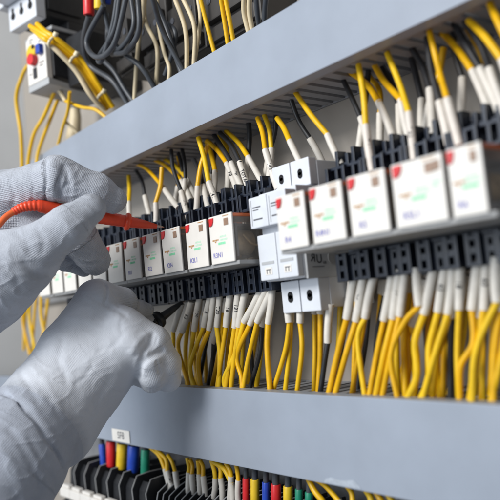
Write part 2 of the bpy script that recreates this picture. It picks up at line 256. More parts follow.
LO = [{'col': 'yellow', 's': [[-58.4, -51.0, -23.0], [-70.8, -51.0, -38.9]], 'p': [[-70.8, -51.0, -38.9], [-73.6, -51.0, -49.9], [-79.9, -51.0, -82.0]], 't': ''}, {'col': 'yellow', 's': [[-45.7, -51.0, -22.3], [-59.0, -51.0, -40.1]], 'p': [[-59.0, -51.0, -40.1], [-64.1, -51.0, -51.5], [-55.1, -51.0, -81.1]], 't': 'K2'}, {'col': 'yellow', 's': [[-34.4, -51.0, -20.7], [-43.4, -51.0, -39.8]], 'p': [[-43.4, -51.0, -39.8], [-51.2, -51.0, -62.8], [-50.0, -51.0, -80.9]], 't': 'L20'}, {'col': 'yellow', 's': [[-21.7, -51.0, -20.5], [-31.1, -51.0, -37.4]], 'p': [[-31.1, -51.0, -37.4], [-51.3, -51.0, -63.7], [-47.4, -51.0, -80.9]], 't': '15'}, {'col': 'yellow', 's': [[-17.1, -51.0, -20.8], [-24.8, -51.0, -39.8]], 'p': [[-24.8, -51.0, -39.8], [-40.5, -51.0, -59.2], [-41.4, -51.0, -80.6]], 't': ''}, {'col': 'yellow', 's': [[-10.1, -51.0, -20.7], [-15.6, -51.0, -38.0]], 'p': [[-15.6, -51.0, -38.0], [-16.2, -51.0, -56.6], [-19.8, -51.0, -79.9]], 't': 'T20'}, {'col': 'yellow', 's': [[1.6, -51.0, -20.4], [-5.2, -51.0, -38.3]], 'p': [[-5.2, -51.0, -38.3], [-12.5, -51.0, -56.6], [-22.2, -51.0, -80.0]], 't': '16'}, {'col': 'yellow', 's': [[10.4, -51.0, -19.5], [4.3, -51.0, -39.4]], 'p': [[4.3, -51.0, -39.4], [-3.0, -51.0, -58.7], [-12.5, -51.0, -79.7]], 't': '131'}, {'col': 'yellow', 's': [[17.5, -51.0, -20.0], [8.7, -51.0, -38.8]], 'p': [[8.7, -51.0, -38.8], [1.0, -51.0, -60.7], [-6.3, -51.0, -79.4]], 't': ''}, {'col': 'yellow', 's': [[32.2, -51.0, -19.5], [14.6, -51.0, -36.0]], 'p': [[14.6, -51.0, -36.0], [1.7, -51.0, -56.1], [-11.3, -51.0, -71.8], [-11.6, -51.0, -79.6]], 't': ''}, {'col': 'yellow', 's': [[37.6, -51.0, -19.9], [20.5, -51.0, -37.8]], 'p': [[20.5, -51.0, -37.8], [3.4, -51.0, -56.6], [5.4, -51.0, -70.9], [5.9, -51.0, -79.0]], 't': ''}, {'col': 'yellow', 's': [[42.9, -51.0, -20.3], [28.0, -51.0, -36.6]], 'p': [[28.0, -51.0, -36.6], [13.8, -51.0, -60.0], [6.7, -51.0, -79.0]], 't': ''}, {'col': 'yellow', 's': [[44.3, -51.0, -20.9], [38.3, -51.0, -38.0]], 'p': [[38.3, -51.0, -38.0], [35.5, -51.0, -53.9], [34.1, -51.0, -78.1]], 't': ''}, {'col': 'black', 's': [[-25.0, -38.0, -27.2], [-39.6, -38.0, -49.6]], 'p': [[-39.6, -38.0, -49.6], [-43.2, -38.0, -65.8], [-46.8, -38.0, -82.7]], 't': '19'}, {'col': 'black', 's': [[27.7, -40.0, -22.4], [18.7, -40.0, -39.7]], 'p': [[18.7, -40.0, -39.7], [13.9, -40.0, -57.5], [-1.0, -40.0, -80.9]], 't': ''}, {'col': 'yellow', 's': [[54.5, -48.0, -32.7], [54.4, -48.0, -38.1]], 'p': [[54.4, -48.0, -38.1], [47.6, -48.0, -54.3], [33.4, -48.0, -79.0]], 't': ''}, {'col': 'yellow', 's': [[52.1, -44.0, -32.9], [51.3, -44.0, -38.4]], 'p': [[51.3, -44.0, -38.4], [48.1, -44.0, -54.8], [40.0, -44.0, -79.4]], 't': ''}, {'col': 'yellow', 's': [[64.4, -48.0, -32.7], [63.9, -48.0, -38.8]], 'p': [[63.9, -48.0, -38.8], [63.9, -48.0, -54.5], [55.5, -48.0, -78.2]], 't': ''}, {'col': 'yellow', 's': [[65.7, -36.0, -25.3], [64.3, -36.0, -34.6]], 'p': [[64.3, -36.0, -34.6], [60.8, -36.0, -58.2], [56.7, -36.0, -80.9]], 't': ''}, {'col': 'yellow', 's': [[72.2, -38.0, -25.6], [71.1, -38.0, -34.8]], 'p': [[71.1, -38.0, -34.8], [67.0, -38.0, -58.0], [62.4, -38.0, -80.4]], 't': ''}, {'col': 'black', 's': [[85.5, -44.0, -32.8], [80.9, -44.0, -51.1]], 'p': [[80.9, -44.0, -51.1], [77.3, -44.0, -61.9], [70.8, -44.0, -79.2]], 't': ''}, {'col': 'yellow', 's': [[112.3, -51.0, -18.6], [104.5, -51.0, -38.0]], 'p': [[104.5, -51.0, -38.0], [95.8, -51.0, -54.5], [84.0, -51.0, -80.3]], 't': ''}, {'col': 'yellow', 's': [[118.5, -51.0, -19.5], [111.0, -51.0, -39.6]], 'p': [[111.0, -51.0, -39.6], [101.5, -51.0, -57.1], [89.0, -51.0, -80.1]], 't': '45'}, {'col': 'yellow', 's': [[126.0, -51.0, -19.1], [117.7, -51.0, -38.2]], 'p': [[117.7, -51.0, -38.2], [112.0, -51.0, -48.8], [111.7, -51.0, -79.5]], 't': ''}, {'col': 'yellow', 's': [[138.2, -51.0, -18.8], [130.2, -51.0, -40.0]], 'p': [[130.2, -51.0, -40.0], [121.6, -51.0, -59.2], [114.3, -51.0, -79.4]], 't': ''}, {'col': 'yellow', 's': [[142.8, -51.0, -18.8], [136.1, -51.0, -39.4]], 'p': [[136.1, -51.0, -39.4], [129.1, -51.0, -57.2], [118.6, -51.0, -79.6]], 't': '46'}, {'col': 'yellow', 's': [[146.6, -51.0, -19.0], [140.8, -51.0, -38.3]], 'p': [[140.8, -51.0, -38.3], [134.0, -51.0, -53.9], [123.2, -51.0, -79.4]], 't': '61'}, {'col': 'yellow', 's': [[156.3, -54.0, -19.2], [155.6, -54.0, -34.0]], 'p': [[155.6, -54.0, -34.0], [145.8, -54.0, -41.5], [136.1, -54.0, -56.9], [136.1, -54.0, -78.4]], 't': ''}, {'col': 'yellow', 's': [[163.4, -52.0, -20.5], [156.3, -52.0, -38.0]], 'p': [[156.3, -52.0, -38.0], [150.1, -52.0, -51.5], [147.5, -52.0, -66.4], [140.4, -52.0, -78.5]], 't': ''}, {'col': 'yellow', 's': [[169.5, -51.0, -20.2], [163.7, -51.0, -37.5]], 'p': [[163.7, -51.0, -37.5], [156.1, -51.0, -53.6], [154.0, -51.0, -68.3], [147.3, -51.0, -79.1]], 't': '62'}, {'col': 'yellow', 's': [[173.9, -51.0, -20.2], [169.1, -51.0, -38.7]], 'p': [[169.1, -51.0, -38.7], [159.3, -51.0, -57.4], [148.5, -51.0, -79.1]], 't': ''}, {'col': 'yellow', 's': [[178.3, -51.0, -19.6], [175.4, -51.0, -37.2]], 'p': [[175.4, -51.0, -37.2], [171.3, -51.0, -57.1], [169.6, -51.0, -78.8]], 't': '18'}, {'col': 'yellow', 's': [[187.4, -51.0, -18.7], [182.1, -51.0, -37.6]], 'p': [[182.1, -51.0, -37.6], [180.5, -51.0, -52.1], [173.1, -51.0, -62.9], [170.0, -51.0, -79.2]], 't': ''}, {'col': 'yellow', 's': [[192.2, -51.0, -19.2], [188.2, -51.0, -37.9]], 'p': [[188.2, -51.0, -37.9], [180.7, -51.0, -59.2], [175.0, -51.0, -79.7]], 't': '63'}, {'col': 'yellow', 's': [[198.8, -54.0, -19.1], [196.9, -54.0, -34.7]], 'p': [[196.9, -54.0, -34.7], [183.7, -54.0, -55.4], [178.4, -54.0, -79.0]], 't': ''}, {'col': 'yellow', 's': [[201.4, -51.0, -19.8], [196.0, -51.0, -38.3]], 'p': [[196.0, -51.0, -38.3], [190.5, -51.0, -57.2], [187.2, -51.0, -79.4]], 't': ''}, {'col': 'yellow', 's': [[205.1, -51.0, -20.2], [199.8, -51.0, -38.5]], 'p': [[199.8, -51.0, -38.5], [194.6, -51.0, -55.5], [185.6, -51.0, -79.5]], 't': '64'}, {'col': 'black', 's': [[164.9, -40.0, -27.9], [163.0, -40.0, -41.2]], 'p': [[163.0, -40.0, -41.2], [160.0, -40.0, -56.4], [156.5, -40.0, -81.2]], 't': ''}, {'col': 'yellow', 's': [[140.2, -40.0, -24.0], [134.4, -40.0, -40.9]], 'p': [[134.4, -40.0, -40.9], [133.2, -40.0, -60.2], [128.7, -40.0, -80.9]], 't': ''}, {'col': 'yellow', 's': [[148.8, -40.0, -24.7], [139.1, -40.0, -44.1]], 'p': [[139.1, -40.0, -44.1], [139.0, -40.0, -62.2], [134.6, -40.0, -80.6]], 't': ''}, {'col': 'yellow', 's': [[173.1, -40.0, -24.8], [164.4, -40.0, -39.3]], 'p': [[164.4, -40.0, -39.3], [153.9, -40.0, -56.3], [145.7, -40.0, -81.3]], 't': ''}, {'col': 'yellow', 's': [[184.7, -40.0, -25.8], [178.3, -40.0, -41.9]], 'p': [[178.3, -40.0, -41.9], [177.0, -40.0, -58.4], [173.3, -40.0, -81.1]], 't': ''}, {'col': 'yellow', 's': [[-58.5, -41.5, -11.7], [-63.7, -41.5, -32.8]], 'p': [[-63.7, -41.5, -32.8], [-71.9, -41.5, -53.2], [-73.0, -41.5, -79.6]], 't': ''}, {'col': 'yellow', 's': [[-56.5, -37.6, -11.5], [-61.2, -37.6, -28.1]], 'p': [[-61.2, -37.6, -28.1], [-66.9, -37.6, -48.2], [-64.1, -37.6, -80.2]], 't': ''}, {'col': 'yellow', 's': [[-60.7, -28.2, -11.1], [-71.2, -28.2, -28.9]], 'p': [[-71.2, -28.2, -28.9], [-76.0, -28.2, -54.2], [-81.5, -28.2, -82.3]], 't': ''}, {'col': 'yellow', 's': [[-57.3, -26.3, -11.0], [-64.3, -26.3, -27.9]], 'p': [[-64.3, -26.3, -27.9], [-68.4, -26.3, -43.5], [-70.2, -26.3, -82.4]], 't': ''}, {'col': 'black', 's': [[-39.7, -32.3, -11.4], [-44.7, -32.3, -28.9]], 'p': [[-44.7, -32.3, -28.9], [-58.0, -32.3, -54.2], [-71.9, -32.3, -81.8]], 't': ''}, {'col': 'black', 's': [[-22.4, -36.6, -11.7], [-29.1, -36.6, -33.3]], 'p': [[-29.1, -36.6, -33.3], [-39.9, -36.6, -52.9], [-53.6, -36.6, -81.0]], 't': ''}, {'col': 'yellow', 's': [[-9.2, -41.9, -12.0], [-19.4, -41.9, -28.3]], 'p': [[-19.4, -41.9, -28.3], [-26.0, -41.9, -49.2], [-40.7, -41.9, -80.0]], 't': ''}, {'col': 'yellow', 's': [[-11.0, -33.3, -11.7], [-16.1, -33.3, -29.6]], 'p': [[-16.1, -33.3, -29.6], [-25.8, -33.3, -46.7], [-37.2, -33.3, -81.4]], 't': ''}, {'col': 'black', 's': [[7.6, -41.7, -12.1], [-2.8, -41.7, -30.9]], 'p': [[-2.8, -41.7, -30.9], [-9.9, -41.7, -51.7], [-25.9, -41.7, -80.1]], 't': ''}, {'col': 'yellow', 's': [[-5.9, -24.8, -11.3], [-16.0, -24.8, -26.1]], 'p': [[-16.0, -24.8, -26.1], [-20.2, -24.8, -45.8], [-31.1, -24.8, -83.0]], 't': ''}, {'col': 'black', 's': [[7.7, -32.6, -11.7], [3.7, -32.6, -28.3]], 'p': [[3.7, -32.6, -28.3], [-3.0, -32.6, -47.3], [-5.5, -32.6, -81.1]], 't': ''}, {'col': 'yellow', 's': [[9.0, -25.0, -11.4], [3.6, -25.0, -31.5]], 'p': [[3.6, -25.0, -31.5], [-6.7, -25.0, -44.3], [-23.0, -25.0, -83.2]], 't': ''}, {'col': 'yellow', 's': [[20.8, -32.2, -11.8], [16.9, -32.2, -28.0]], 'p': [[16.9, -32.2, -28.0], [6.1, -32.2, -53.2], [-3.5, -32.2, -81.6]], 't': ''}, {'col': 'yellow', 's': [[82.7, -24.1, -11.9], [75.5, -24.1, -25.1]], 'p': [[75.5, -24.1, -25.1], [70.2, -24.1, -51.0], [60.9, -24.1, -82.9]], 't': ''}, {'col': 'black', 's': [[94.3, -31.3, -12.3], [89.2, -31.3, -26.7]], 'p': [[89.2, -31.3, -26.7], [81.1, -31.3, -46.2], [67.5, -31.3, -81.8]], 't': ''}, {'col': 'yellow', 's': [[103.7, -33.1, -12.4], [96.2, -33.1, -29.2]], 'p': [[96.2, -33.1, -29.2], [93.6, -33.1, -44.4], [86.0, -33.1, -81.1]], 't': ''}, {'col': 'yellow', 's': [[114.9, -40.1, -12.8], [111.8, -40.1, -27.7]], 'p': [[111.8, -40.1, -27.7], [102.4, -40.1, -50.5], [91.5, -40.1, -80.0]], 't': ''}, {'col': 'black', 's': [[106.2, -26.7, -12.2], [100.3, -26.7, -26.5]], 'p': [[100.3, -26.7, -26.5], [93.0, -26.7, -53.5], [82.3, -26.7, -82.5]], 't': ''}, {'col': 'yellow', 's': [[120.1, -34.7, -12.6], [116.3, -34.7, -26.6]], 'p': [[116.3, -34.7, -26.6], [110.1, -34.7, -46.6], [103.1, -34.7, -80.7]], 't': ''}, {'col': 'black', 's': [[122.7, -35.9, -12.7], [119.7, -35.9, -27.5]], 'p': [[119.7, -35.9, -27.5], [112.1, -35.9, -48.3], [104.3, -35.9, -80.6]], 't': ''}, {'col': 'yellow', 's': [[120.4, -28.1, -12.3], [117.2, -28.1, -25.9]], 'p': [[117.2, -28.1, -25.9], [108.7, -28.1, -51.4], [99.8, -28.1, -82.1]], 't': ''}, {'col': 'yellow', 's': [[131.5, -33.3, -12.6], [126.2, -33.3, -27.4]], 'p': [[126.2, -33.3, -27.4], [122.9, -33.3, -46.7], [118.6, -33.3, -80.8]], 't': ''}, {'col': 'yellow', 's': [[143.0, -41.8, -13.1], [140.2, -41.8, -27.2]], 'p': [[140.2, -41.8, -27.2], [134.5, -41.8, -48.5], [131.0, -41.8, -79.2]], 't': ''}, {'col': 'yellow', 's': [[135.3, -27.6, -12.4], [130.3, -27.6, -27.8]], 'p': [[130.3, -27.6, -27.8], [124.0, -27.6, -50.1], [114.9, -27.6, -82.2]], 't': ''}, {'col': 'yellow', 's': [[137.9, -26.3, -12.4], [134.7, -26.3, -25.4]], 'p': [[134.7, -26.3, -25.4], [128.5, -26.3, -51.9], [124.6, -26.3, -82.1]], 't': ''}, {'col': 'black', 's': [[143.8, -26.9, -12.4], [139.3, -26.9, -26.1]], 'p': [[139.3, -26.9, -26.1], [136.9, -26.9, -46.3], [136.1, -26.9, -81.8]], 't': ''}, {'col': 'yellow', 's': [[149.5, -28.0, -12.5], [145.8, -28.0, -27.1]], 'p': [[145.8, -28.0, -27.1], [140.3, -28.0, -46.2], [133.7, -28.0, -81.9]], 't': ''}, {'col': 'yellow', 's': [[153.2, -29.0, -12.6], [149.2, -29.0, -27.2]], 'p': [[149.2, -29.0, -27.2], [144.5, -29.0, -49.9], [140.6, -29.0, -81.6]], 't': ''}, {'col': 'yellow', 's': [[156.6, -30.6, -12.7], [153.1, -30.6, -24.4]], 'p': [[153.1, -30.6, -24.4], [145.6, -30.6, -50.1], [136.0, -30.6, -81.6]], 't': ''}, {'col': 'yellow', 's': [[166.3, -38.7, -13.1], [161.0, -38.7, -23.8]], 'p': [[161.0, -38.7, -23.8], [157.5, -38.7, -46.6], [151.4, -38.7, -79.9]], 't': ''}, {'col': 'yellow', 's': [[169.9, -37.7, -13.1], [165.4, -37.7, -26.1]], 'p': [[165.4, -37.7, -26.1], [158.9, -37.7, -48.8], [148.3, -37.7, -80.3]], 't': ''}, {'col': 'yellow', 's': [[168.4, -27.0, -12.6], [163.6, -27.0, -24.9]], 'p': [[163.6, -27.0, -24.9], [157.6, -27.0, -45.8], [145.8, -27.0, -82.4]], 't': ''}, {'col': 'yellow', 's': [[173.6, -31.5, -12.8], [168.2, -31.5, -25.5]], 'p': [[168.2, -31.5, -25.5], [162.9, -31.5, -47.3], [152.0, -31.5, -81.5]], 't': ''}, {'col': 'yellow', 's': [[184.0, -39.4, -13.2], [181.1, -39.4, -26.1]], 'p': [[181.1, -39.4, -26.1], [177.0, -39.4, -47.1], [174.5, -39.4, -79.5]], 't': ''}, {'col': 'black', 's': [[177.8, -25.9, -12.6], [175.3, -25.9, -25.8]], 'p': [[175.3, -25.9, -25.8], [169.4, -25.9, -47.8], [164.1, -25.9, -82.2]], 't': ''}, {'col': 'yellow', 's': [[179.7, -26.0, -12.6], [176.4, -26.0, -23.5]], 'p': [[176.4, -26.0, -23.5], [169.1, -26.0, -49.9], [159.4, -26.0, -82.5]], 't': ''}, {'col': 'yellow', 's': [[183.5, -24.7, -12.6], [178.7, -24.7, -27.2]], 'p': [[178.7, -24.7, -27.2], [174.7, -24.7, -48.1], [168.1, -24.7, -82.5]], 't': ''}, {'col': 'yellow', 's': [[-351.2, -50.0, 33.5], [-358.3, -50.0, 10.9]], 'p': [[-358.3, -50.0, 10.9], [-375.5, -50.0, -17.9], [-359.3, -50.0, -55.3]], 't': ''}, {'col': 'yellow', 's': [[-345.1, -47.0, 32.8], [-352.1, -47.0, 10.3]], 'p': [[-352.1, -47.0, 10.3], [-362.9, -47.0, -16.6], [-352.2, -47.0, -50.5]], 't': ''}, {'col': 'yellow', 's': [[-339.8, -44.0, 28.0], [-346.8, -44.0, 5.5]], 'p': [[-346.8, -44.0, 5.5], [-357.4, -44.0, -21.3], [-368.9, -44.0, -52.8]], 't': ''}, {'col': 'yellow', 's': [[-333.9, -41.0, 27.3], [-340.8, -41.0, 4.9]], 'p': [[-340.8, -41.0, 4.9], [-342.3, -41.0, -18.0], [-331.4, -41.0, -46.2]], 't': ''}, {'col': 'yellow', 's': [[-359.5, -38.0, 36.0], [-366.7, -38.0, 13.0]], 'p': [[-366.7, -38.0, 13.0], [-395.1, -38.0, -12.5], [-408.4, -38.0, -50.9]], 't': ''}, {'col': 'yellow', 's': [[-330.6, -35.0, 24.6], [-337.4, -35.0, 2.1]], 'p': [[-337.4, -35.0, 2.1], [-343.8, -35.0, -18.5], [-366.1, -35.0, -49.5]], 't': ''}]
BO = [{'col': 'yellow', 'p': [[-127.3, -46.0, -128.9], [-115.9, -46.0, -134.5], [-107.8, -46.0, -143.2]], 's': [[-107.8, -46.0, -143.2], [-101.4, -46.0, -161.1]], 't': ''}, {'col': 'yellow', 'p': [[-118.7, -46.0, -129.3], [-106.7, -46.0, -136.5], [-104.5, -46.0, -144.6]], 's': [[-104.5, -46.0, -144.6], [-97.4, -46.0, -157.6]], 't': '140'}, {'col': 'yellow', 'p': [[-101.4, -46.0, -132.3], [-94.6, -46.0, -136.6], [-92.9, -46.0, -143.2]], 's': [[-92.9, -46.0, -143.2], [-90.6, -46.0, -156.6]], 't': ''}, {'col': 'yellow', 'p': [[-74.6, -46.0, -131.5], [-73.3, -46.0, -137.1], [-74.0, -46.0, -141.4]], 's': [[-74.0, -46.0, -141.4], [-77.5, -46.0, -156.7]], 't': ''}, {'col': 'yellow', 'p': [[-70.9, -46.0, -132.0], [-70.1, -46.0, -136.7], [-69.9, -46.0, -142.3]], 's': [[-69.9, -46.0, -142.3], [-70.1, -46.0, -156.5]], 't': '140'}, {'col': 'yellow', 'p': [[-57.8, -46.0, -131.1], [-56.6, -46.0, -135.9], [-55.5, -46.0, -141.9]], 's': [[-55.5, -46.0, -141.9], [-54.7, -46.0, -155.6]], 't': ''}, {'col': 'yellow', 'p': [[-60.4, -46.0, -131.4], [-60.8, -46.0, -137.0], [-60.4, -46.0, -141.1]], 's': [[-60.4, -46.0, -141.1], [-61.7, -46.0, -155.2]], 't': ''}, {'col': 'yellow', 'p': [[-43.7, -46.0, -129.5], [-41.3, -46.0, -136.0], [-40.7, -46.0, -141.4]], 's': [[-40.7, -46.0, -141.4], [-44.9, -46.0, -155.5]], 't': ''}, {'col': 'yellow', 'p': [[-42.8, -46.0, -130.0], [-34.8, -46.0, -133.9], [-34.0, -46.0, -140.5]], 's': [[-34.0, -46.0, -140.5], [-34.4, -46.0, -155.2]], 't': ''}, {'col': 'yellow', 'p': [[-41.0, -46.0, -130.6], [-28.3, -46.0, -133.6], [-22.3, -46.0, -142.1]], 's': [[-22.3, -46.0, -142.1], [-22.7, -46.0, -156.0]], 't': ''}, {'col': 'yellow', 'p': [[-26.3, -46.0, -129.7], [-22.4, -46.0, -133.7], [-21.6, -46.0, -137.6]], 's': [[-21.6, -46.0, -137.6], [-26.4, -46.0, -156.6]], 't': ''}, {'col': 'yellow', 'p': [[-14.9, -46.0, -128.9], [-13.9, -46.0, -134.0], [-13.9, -46.0, -139.2]], 's': [[-13.9, -46.0, -139.2], [-16.3, -46.0, -155.0]], 't': ''}, {'col': 'yellow', 'p': [[53.7, -46.0, -126.8], [61.0, -46.0, -134.9], [65.3, -46.0, -139.9]], 's': [[65.3, -46.0, -139.9], [65.4, -46.0, -149.9]], 't': ''}, {'col': 'yellow', 'p': [[57.1, -46.0, -127.5], [68.1, -46.0, -131.6], [78.4, -46.0, -137.9]], 's': [[78.4, -46.0, -137.9], [81.7, -46.0, -147.1]], 't': ''}, {'col': 'yellow', 'p': [[85.9, -46.0, -128.5], [88.2, -46.0, -133.1], [89.7, -46.0, -137.2]], 's': [[89.7, -46.0, -137.2], [89.4, -46.0, -145.7]], 't': ''}, {'col': 'yellow', 'p': [[100.5, -46.0, -129.2], [102.1, -46.0, -132.1], [103.8, -46.0, -136.0]], 's': [[103.8, -46.0, -136.0], [103.3, -46.0, -143.3]], 't': ''}, {'col': 'yellow', 'p': [[107.6, -46.0, -129.3], [110.5, -46.0, -131.9], [112.1, -46.0, -135.7]], 's': [[112.1, -46.0, -135.7], [111.8, -46.0, -141.8]], 't': ''}, {'col': 'yellow', 'p': [[115.8, -46.0, -129.1], [118.1, -46.0, -131.7], [120.2, -46.0, -135.4]], 's': [[120.2, -46.0, -135.4], [120.0, -46.0, -140.4]], 't': ''}]
LUG = [{'p': [[-212.9, -46.0, -134.4], [-212.2, -46.0, -153.4]], 'r': 3.1, 'col': 'blue'}, {'p': [[-194.9, -46.0, -130.2], [-197.6, -46.0, -151.6]], 'r': 4.1, 'col': 'red'}, {'p': [[-173.9, -46.0, -129.9], [-179.2, -46.0, -151.1]], 'r': 4.6, 'col': 'yellow'}, {'p': [[-154.0, -46.0, -129.7], [-159.3, -46.0, -151.2]], 'r': 4.9, 'col': 'blue'}, {'p': [[-135.4, -46.0, -131.1], [-139.6, -46.0, -151.9]], 'r': 3.6, 'col': 'green'}, {'p': [[-5.3, -46.0, -136.7], [-8.0, -46.0, -154.3]], 'r': 2.27, 'col': 'red'}, {'p': [[4.2, -46.0, -136.1], [1.7, -46.0, -152.8]], 'r': 2.87, 'col': 'yellow'}, {'p': [[15.3, -46.0, -136.5], [13.1, -46.0, -151.0]], 'r': 2.5, 'col': 'blue'}, {'p': [[25.0, -46.0, -136.4], [23.1, -46.0, -149.4]], 'r': 3.2, 'col': 'red'}, {'p': [[36.3, -46.0, -136.1], [34.6, -46.0, -147.5]], 'r': 2.86, 'col': 'yellow'}, {'p': [[46.2, -46.0, -136.4], [44.8, -46.0, -145.9]], 'r': 2.37, 'col': 'green'}, {'p': [[54.8, -46.0, -136.9], [53.7, -46.0, -144.5]], 'r': 2.33, 'col': 'green'}]
BK = [{'col': 'yellow', 'p': [[-233.3, -80.0, 211.5], [-258.6, -76.5, 209.9], [-287.3, -73.0, 196.5], [-290.8, -69.5, 160.3], [-303.9, -66.0, 122.5]], 'r': 1.9}, {'col': 'yellow', 'p': [[-203.9, -70.0, 178.2], [-232.4, -69.0, 164.6], [-263.8, -68.0, 153.6], [-285.3, -67.0, 128.7], [-283.9, -66.0, 111.7]], 'r': 1.8}, {'col': 'yellow', 'p': [[-172.8, -70.0, 168.7], [-189.8, -65.0, 157.7], [-213.0, -60.0, 150.7], [-235.5, -55.0, 142.6], [-255.7, -50.0, 136.4]], 'r': 1.5}, {'col': 'yellow', 'p': [[-216.1, -60.0, 179.9], [-234.9, -61.5, 164.4], [-261.4, -63.0, 143.5], [-268.9, -64.5, 128.6], [-265.4, -66.0, 108.0]], 'r': 1.7}, {'col': 'yellow', 'p': [[-166.0, -103.6, 217.8], [-152.0, -99.7, 207.3], [-146.0, -92.7, 199.7], [-146.0, -71.6, 184.6], [-146.0, -58.8, 166.8], [-150.0, -45.4, 150.7]], 'r': 2.1}, {'col': 'yellow', 'p': [[-160.0, -100.0, 217.9], [-148.0, -98.0, 207.0], [-142.0, -91.8, 200.0], [-142.0, -71.6, 185.7], [-142.0, -58.9, 167.2], [-146.0, -44.7, 150.4]], 'r': 2.1}, {'col': 'yellow', 'p': [[-168.0, -101.2, 216.5], [-152.0, -100.0, 204.0], [-148.0, -93.7, 197.7], [-148.0, -72.6, 182.6], [-148.0, -60.7, 165.5], [-152.0, -47.3, 149.3]], 'r': 2.0}, {'col': 'cream', 'p': [[-160.0, -99.0, 207.9], [-148.0, -93.0, 195.4], [-146.0, -76.5, 178.0], [-146.0, -64.8, 159.3], [-150.0, -51.1, 148.3]], 'r': 2.1}, {'col': 'cream', 'p': [[-208.4, -70.0, 187.3], [-197.6, -68.0, 177.1], [-191.0, -66.0, 166.5]], 'r': 1.9}, {'col': 'yellow', 'p': [[-191.0, -66.0, 166.5], [-173.1, -60.0, 156.5], [-160.1, -54.0, 151.3], [-149.9, -48.0, 140.8]], 'r': 1.5}, {'col': 'cream', 'p': [[-209.3, -60.0, 154.4], [-207.1, -55.0, 148.0], [-206.0, -50.0, 142.9], [-208.9, -45.0, 139.9]], 'r': 1.5}, {'col': 'black', 'p': [[-97.0, -85.0, 203.1], [-127.9, -75.8, 196.0], [-140.1, -66.5, 181.9], [-120.4, -57.2, 163.2], [-113.9, -48.0, 142.1]], 'r': 2.2}, {'col': 'black', 'p': [[-74.7, -84.0, 202.1], [-106.2, -84.0, 186.7], [-91.7, -84.0, 168.8], [-64.2, -84.0, 168.8], [-41.0, -84.0, 194.5]], 'r': 2.0}, {'col': 'black', 'p': [[-60.9, -78.0, 204.1], [-73.5, -78.0, 183.4], [-100.5, -78.0, 172.8], [-95.4, -78.0, 169.1], [-75.6, -78.0, 186.8], [-64.4, -78.0, 205.5]], 'r': 1.9}, {'col': 'black', 'p': [[-77.3, -84.0, 209.7], [-85.8, -72.0, 179.9], [-69.5, -60.0, 157.0], [-69.5, -48.0, 139.7]], 'r': 2.0}, {'col': 'black', 'p': [[-39.4, -76.0, 195.4], [-45.2, -74.0, 173.4], [-68.1, -72.0, 167.1], [-93.6, -70.0, 173.7]], 'r': 2.0}, {'col': 'black', 'p': [[-58.8, -70.0, 204.8], [-59.0, -70.0, 181.9], [-82.5, -70.0, 173.8], [-98.9, -70.0, 182.3], [-94.8, -70.0, 206.4]], 'r': 1.9}, {'col': 'black', 'p': [[-17.7, -78.0, 186.0], [-31.6, -63.0, 170.2], [-32.1, -48.0, 143.2]], 'r': 2.0}, {'col': 'black', 'p': [[-129.5, -60.0, 183.6], [-118.7, -56.0, 170.6], [-111.6, -52.0, 154.9], [-102.1, -48.0, 138.7]], 'r': 1.9}, {'col': 'cream', 'p': [[-58.3, -60.0, 209.3], [-64.7, -57.0, 196.9], [-76.5, -54.0, 188.8], [-90.4, -51.0, 170.1], [-105.1, -48.0, 141.0]], 'r': 1.6}, {'col': 'cream', 'p': [[-61.0, -56.0, 211.3], [-68.2, -54.0, 201.5], [-69.4, -52.0, 190.5], [-61.2, -50.0, 169.4], [-71.0, -48.0, 142.8]], 'r': 1.6}, {'col': 'cream', 'p': [[-54.6, -50.0, 209.9], [-57.2, -49.5, 187.5], [-53.8, -49.0, 165.6], [-49.3, -48.5, 151.3], [-53.8, -48.0, 140.1]], 'r': 1.5}, {'col': 'cream', 'p': [[-18.5, -60.0, 190.7], [-16.7, -54.0, 166.0], [-28.3, -48.0, 141.0]], 'r': 1.6}, {'col': 'cream', 'p': [[-14.8, -56.0, 190.0], [-8.6, -52.0, 166.4], [-19.0, -48.0, 142.7]], 'r': 1.6}, {'col': 'cream', 'p': [[-7.3, -48.0, 188.5], [-8.4, -47.0, 170.4], [-21.1, -46.0, 145.2]], 'r': 1.4}, {'col': 'yellow', 'p': [[8.8, -58.0, 179.7], [6.7, -53.0, 163.4], [6.4, -48.0, 141.7]], 'r': 1.5}, {'col': 'yellow', 'p': [[30.9, -58.0, 170.4], [26.0, -53.0, 158.8], [21.4, -48.0, 142.3]], 'r': 1.5}, {'col': 'yellow', 'p': [[32.8, -56.0, 170.0], [30.1, -52.0, 157.4], [27.3, -48.0, 143.1]], 'r': 1.5}, {'col': 'cream', 'p': [[54.1, -58.0, 160.6], [46.6, -53.0, 153.5], [43.6, -48.0, 141.4]], 'r': 1.6}, {'col': 'cream', 'p': [[56.7, -56.0, 160.0], [50.4, -52.0, 152.2], [47.2, -48.0, 141.5]], 'r': 1.6}, {'col': 'black', 'p': [[65.0, -58.0, 156.0], [58.9, -53.0, 148.6], [53.6, -48.0, 143.3]], 'r': 1.6}, {'col': 'black', 'p': [[71.8, -56.0, 153.6], [65.0, -52.0, 149.1], [58.9, -48.0, 144.1]], 'r': 1.6}, {'col': 'black', 'p': [[-43.5, -62.0, 200.8], [-39.4, -55.0, 177.7], [-34.1, -48.0, 140.6]], 'r': 2.0}, {'col': 'black', 'p': [[-47.7, -50.0, 185.1], [-37.2, -48.7, 173.1], [-47.7, -47.3, 159.0], [-60.0, -46.0, 150.0]], 'r': 1.8}]
LUGB = [{'p': [[-95.1, -85.0, 225.2], [-97.1, -85.0, 203.4]], 'r': 4.2, 'col': 'red'}, {'p': [[-79.6, -84.0, 218.8], [-82.4, -84.0, 202.3]], 'r': 3.7, 'col': 'yellow'}, {'p': [[-77.0, -78.0, 218.9], [-80.7, -78.0, 206.6]], 'r': 2.96, 'col': 'blue'}]
